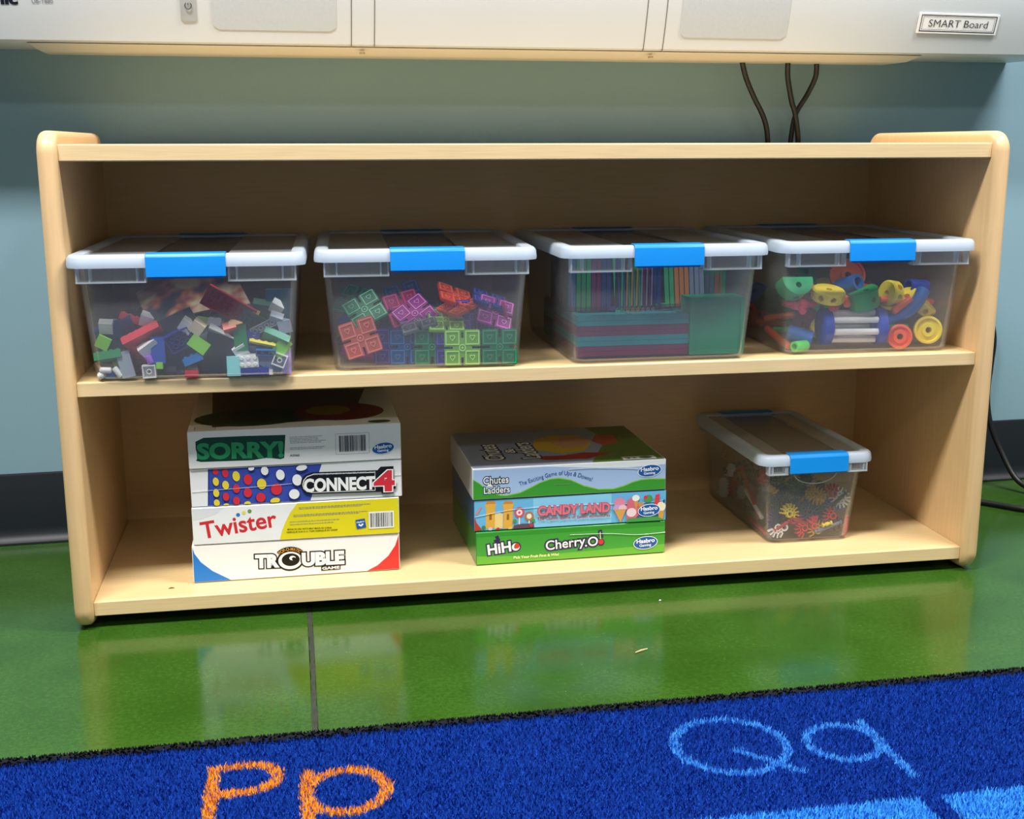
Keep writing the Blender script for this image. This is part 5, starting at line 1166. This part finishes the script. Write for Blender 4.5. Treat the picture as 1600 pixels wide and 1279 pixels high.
        ('crease', [(-0.0033, 0.0355), (0.0506, 0.0335), (0.0922, 0.0293), (0.1327, 0.0301)]),
    ],
}
def carton(name, c, gloss=0.35): return pmat('carton_' + name, c, rough=gloss, spec=0.5, var=0.02, vscale=20, coat=0.3 if gloss < 0.3 else 0.0)
def top_sorry(s, w, d):
    s.poly([(-w / 2 + .03, -d / 2 + .02), (w / 2 - .06, -d / 2 + .04), (w / 2 - .03, d / 2 - .03), (-w / 2 + .02, d / 2 - .02)], '#5a5348')  # grey-brown panel: shade under the middle shelf put into the print colour
    s.ell(-0.055, -d / 2 + 0.070, 0.075, 0.052, '#2c4434', 4, 'printed_pawn'); s.ell(0.060, -d / 2 + 0.085, 0.060, 0.055, '#7a2e2a', -8, 'printed_pawn'); s.ell(0.045, -d / 2 + 0.095, 0.030, 0.030, '#9a8432', 0, 'printed_pawn')
    s.ell(0.108, -d / 2 + 0.014, 0.015, 0.008, '#2f4f3c', 0, 'printed_oval')
    for a, b, c, e in ((-0.126, -0.1255, .006, .024), (-0.1005, -0.1, .006, .024), (-0.126, -0.1, .006, .0066), (-0.126, -0.1, .0234, .024), (-0.126, -0.1, .014, .0145)): s.poly([(a, -d / 2 + c), (b, -d / 2 + c), (b, -d / 2 + e), (a, -d / 2 + e)], '#3c3c3c', 'age_box')
def top_chutes(s, w, d):
    m = 0.002; k_ = d / 0.267; f3 = s.to3; s.to3 = lambda u, v, q: f3(u, v * k_, q); d = 0.267
    s.poly([(-w / 2 + m, -d / 2 + m), (w / 2 - m, -d / 2 + m), (w / 2 - m, d / 2 - m), (-w / 2 + m, d / 2 - m)], '#9aa4bc', 'cover_picture')
    s.poly([(0.03, -d / 2 + m), (w / 2 - m, -d / 2 + m), (w / 2 - m, d / 2 - m), (0.07, d / 2 - m), (0.085, 0.03), (0.060, -0.04)], '#5f7a34', 'cover_picture')
    s.poly([(-0.035, -0.02), (-0.02, 0.05), (0.01, 0.08), (0.05, 0.07), (0.055, 0.0), (0.035, -0.05), (0.0, -0.06)], '#d8b23c', 'cover_picture')
    s.poly([(0.0, 0.02), (0.02, 0.06), (0.05, 0.06), (0.06, 0.02), (0.04, -0.02), (0.01, -0.02)], '#cf9a72', 'cover_picture')
    s.poly([(-0.045, -0.07), (-0.03, -0.10), (0.03, -0.105), (0.07, -0.07), (0.03, -0.06), (0.0, -0.075)], '#a8342e', 'cover_picture')
    s.poly([(0.06, 0.02), (0.075, 0.07), (0.10, 0.06), (0.095, 0.0), (0.07, -0.02)], '#b8523a', 'cover_picture')
    for i, (tx, off) in enumerate((('Chutes', -0.105), ('&', -0.083), ('Ladders', -0.055))):
        L = 0.03 if tx == '&' else 0.115
        s.text(tx, off + 0.022, -0.085 if tx != '&' else -0.04, off + 0.022, -0.085 + L if tx != '&' else -0.01, 0.026 if tx != '&' else 0.014, '#e8e8e4', bold=.02, outline=.09, oc='#2c2f3e')
    s.poly([(0.075, -d / 2 + .006), (0.122, -d / 2 + .006), (0.122, -d / 2 + .026), (0.075, -d / 2 + .026)], '#dfe0dc', 'age_box'); s.ell(0.108, -d / 2 + .016, 0.009, 0.008, '#4a6a3a', 0, 'age_box'); s.text('3+', 0.080, -d / 2 + .011, 0.096, -d / 2 + .011, 0.010, '#33363c', bold=.03, name='age_text')
WG = carton('white', '#f3f3f1')
D_ = 0.267
zs = Z5 + 0.0003
game('board_game_box', (-0.3350, 0.0455 + D_ / 2, zs), 0.012, 0.267, D_, 0.0505, carton('trouble', '#f3f3f1'), '#f6f6f4', 'white game box with a blue and a red corner, bottom of the left stack', 'TROUBLE')
game('board_game_box', (-0.3330, 0.0445 + D_ / 2, zs + 0.0508), 0.008, 0.265, D_, 0.0500, carton('twister', '#e9ebec'), '#eceeef', 'yellow and white game box with red title, second from bottom in the left stack', 'TWISTER')
game('board_game_box', (-0.3300, 0.0460 + D_ / 2, zs + 0.1011), 0.004, 0.269, D_, 0.0505, carton('connect', '#eef0f2'), '#f0f1f3', 'white and blue game box with red and yellow discs, third up in the left stack', 'CONNECT4')
game('board_game_box', (-0.3310, 0.0440 + D_ / 2, zs + 0.1519), 0.010, 0.269, D_, 0.0490, carton('sorry', '#eceef0'), '#eff1f3', 'white game box with a green title, topmost of the left stack', 'SORRY', top_sorry)
D2 = 0.206
game('board_game_box', (0.0325, 0.0455 + D2 / 2, zs), 0.020, 0.265, D2, 0.0460, carton('hiho', '#2f8a34', 0.25), '#37932f', 'green game box with white title, bottom of the right stack', 'HIHO')
game('board_game_box', (0.0330, 0.0480 + D2 / 2, zs + 0.0463), 0.008, 0.268, D2, 0.0440, carton('candy', '#2b5f8c', 0.25), '#7cc0ea', 'pale blue game box with pink title, middle of the right stack', 'CANDY')
game('board_game_box', (0.0310, 0.0470 + D2 / 2, zs + 0.0906), 0.012, 0.268, D2, 0.0435, carton('chutes', '#d9dde6', 0.25), '#f0f3f8', 'game box with a green hill under blue sky, topmost of the right stack', 'CHUTES', top_chutes)

# ------------------------------------------------------------------ writing on the whiteboard bar, name tag, floor specks
bs = Sheet(board, lambda u, v, q: (u, bar_y(v) - 0.0003 - q, v))
bs.text('Panasonic', -0.757, 0.0583, -0.6641, 0.0586, 0.0135, '#1c1e22', bold=.05, name='maker_name')
bs.text('UB-T880', -0.6461, 0.0597, -0.6203, 0.0603, 0.0058, '#8a9096', bold=.01, name='model_name')
zt = 0.0578; ct = 0.6720
tagroot = empty('name_tag', label='small white name tag with double black border stuck on the whiteboard bar', cat='name tag')
tilt = math.atan2(bar_y(zt + .012) - bar_y(zt - .012), 0.024)
tagroot.matrix_world = Matrix.Translation(board.location) @ Matrix.Rotation(WANG, 4, 'Z') @ Matrix.Translation((ct, bar_y(zt) - 0.0012, zt)) @ Matrix.Rotation(-tilt, 4, 'X') @ Matrix.Rotation(math.radians(0.6), 4, 'Y')
MB().box(-0.0668, 0.0668, -0.0006, 0.0006, -0.0150, 0.0150).build('card', pmat('tag_card', '#fbfbf9', rough=0.3), tagroot, bevel=0.0004)
ts = Sheet(tagroot, lambda u, v, q: (u, -0.0006 - q, v))
for hw, hh, t in ((0.0630, 0.0122, 0.0012), (0.0597, 0.0096, 0.0005)):
    for a, b, c, e in ((-hw, hw, hh - t, hh), (-hw, hw, -hh, -hh + t), (-hw, -hw + t, -hh, hh), (hw - t, hw, -hh, hh)): ts.poly([(a, c), (b, c), (b, e), (a, e)], '#2c3038', 'tag_border')
ts.text('SMART Board', -0.0495, -0.0052, 0.0495, -0.0052, 0.0112, '#34383e', bold=-0.005, name='tag_text')

def speck(name, pts, r, c, label, cat):
    o = MB().tube(pts, r, 6).build(name, pmat('speck_' + c.strip('#'), c, rough=0.7)); tag(o, label, cat); return o
speck('wood_sliver', [(0.056, -0.196, 0.0012), (0.064, -0.192, 0.0016), (0.073, -0.188, 0.0012)], [0.0008, 0.0012, 0.0008], '#cdb58a', 'tiny tan sliver lying on the green floor', 'debris')
speck('paper_crumb', [(0.133, -0.0395, 0.0010), (0.1345, -0.0390, 0.0014), (0.136, -0.0385, 0.0010)], [0.0006, 0.0012, 0.0006], '#e6e6d8', 'tiny white crumb on the floor just in front of the shelf', 'debris')
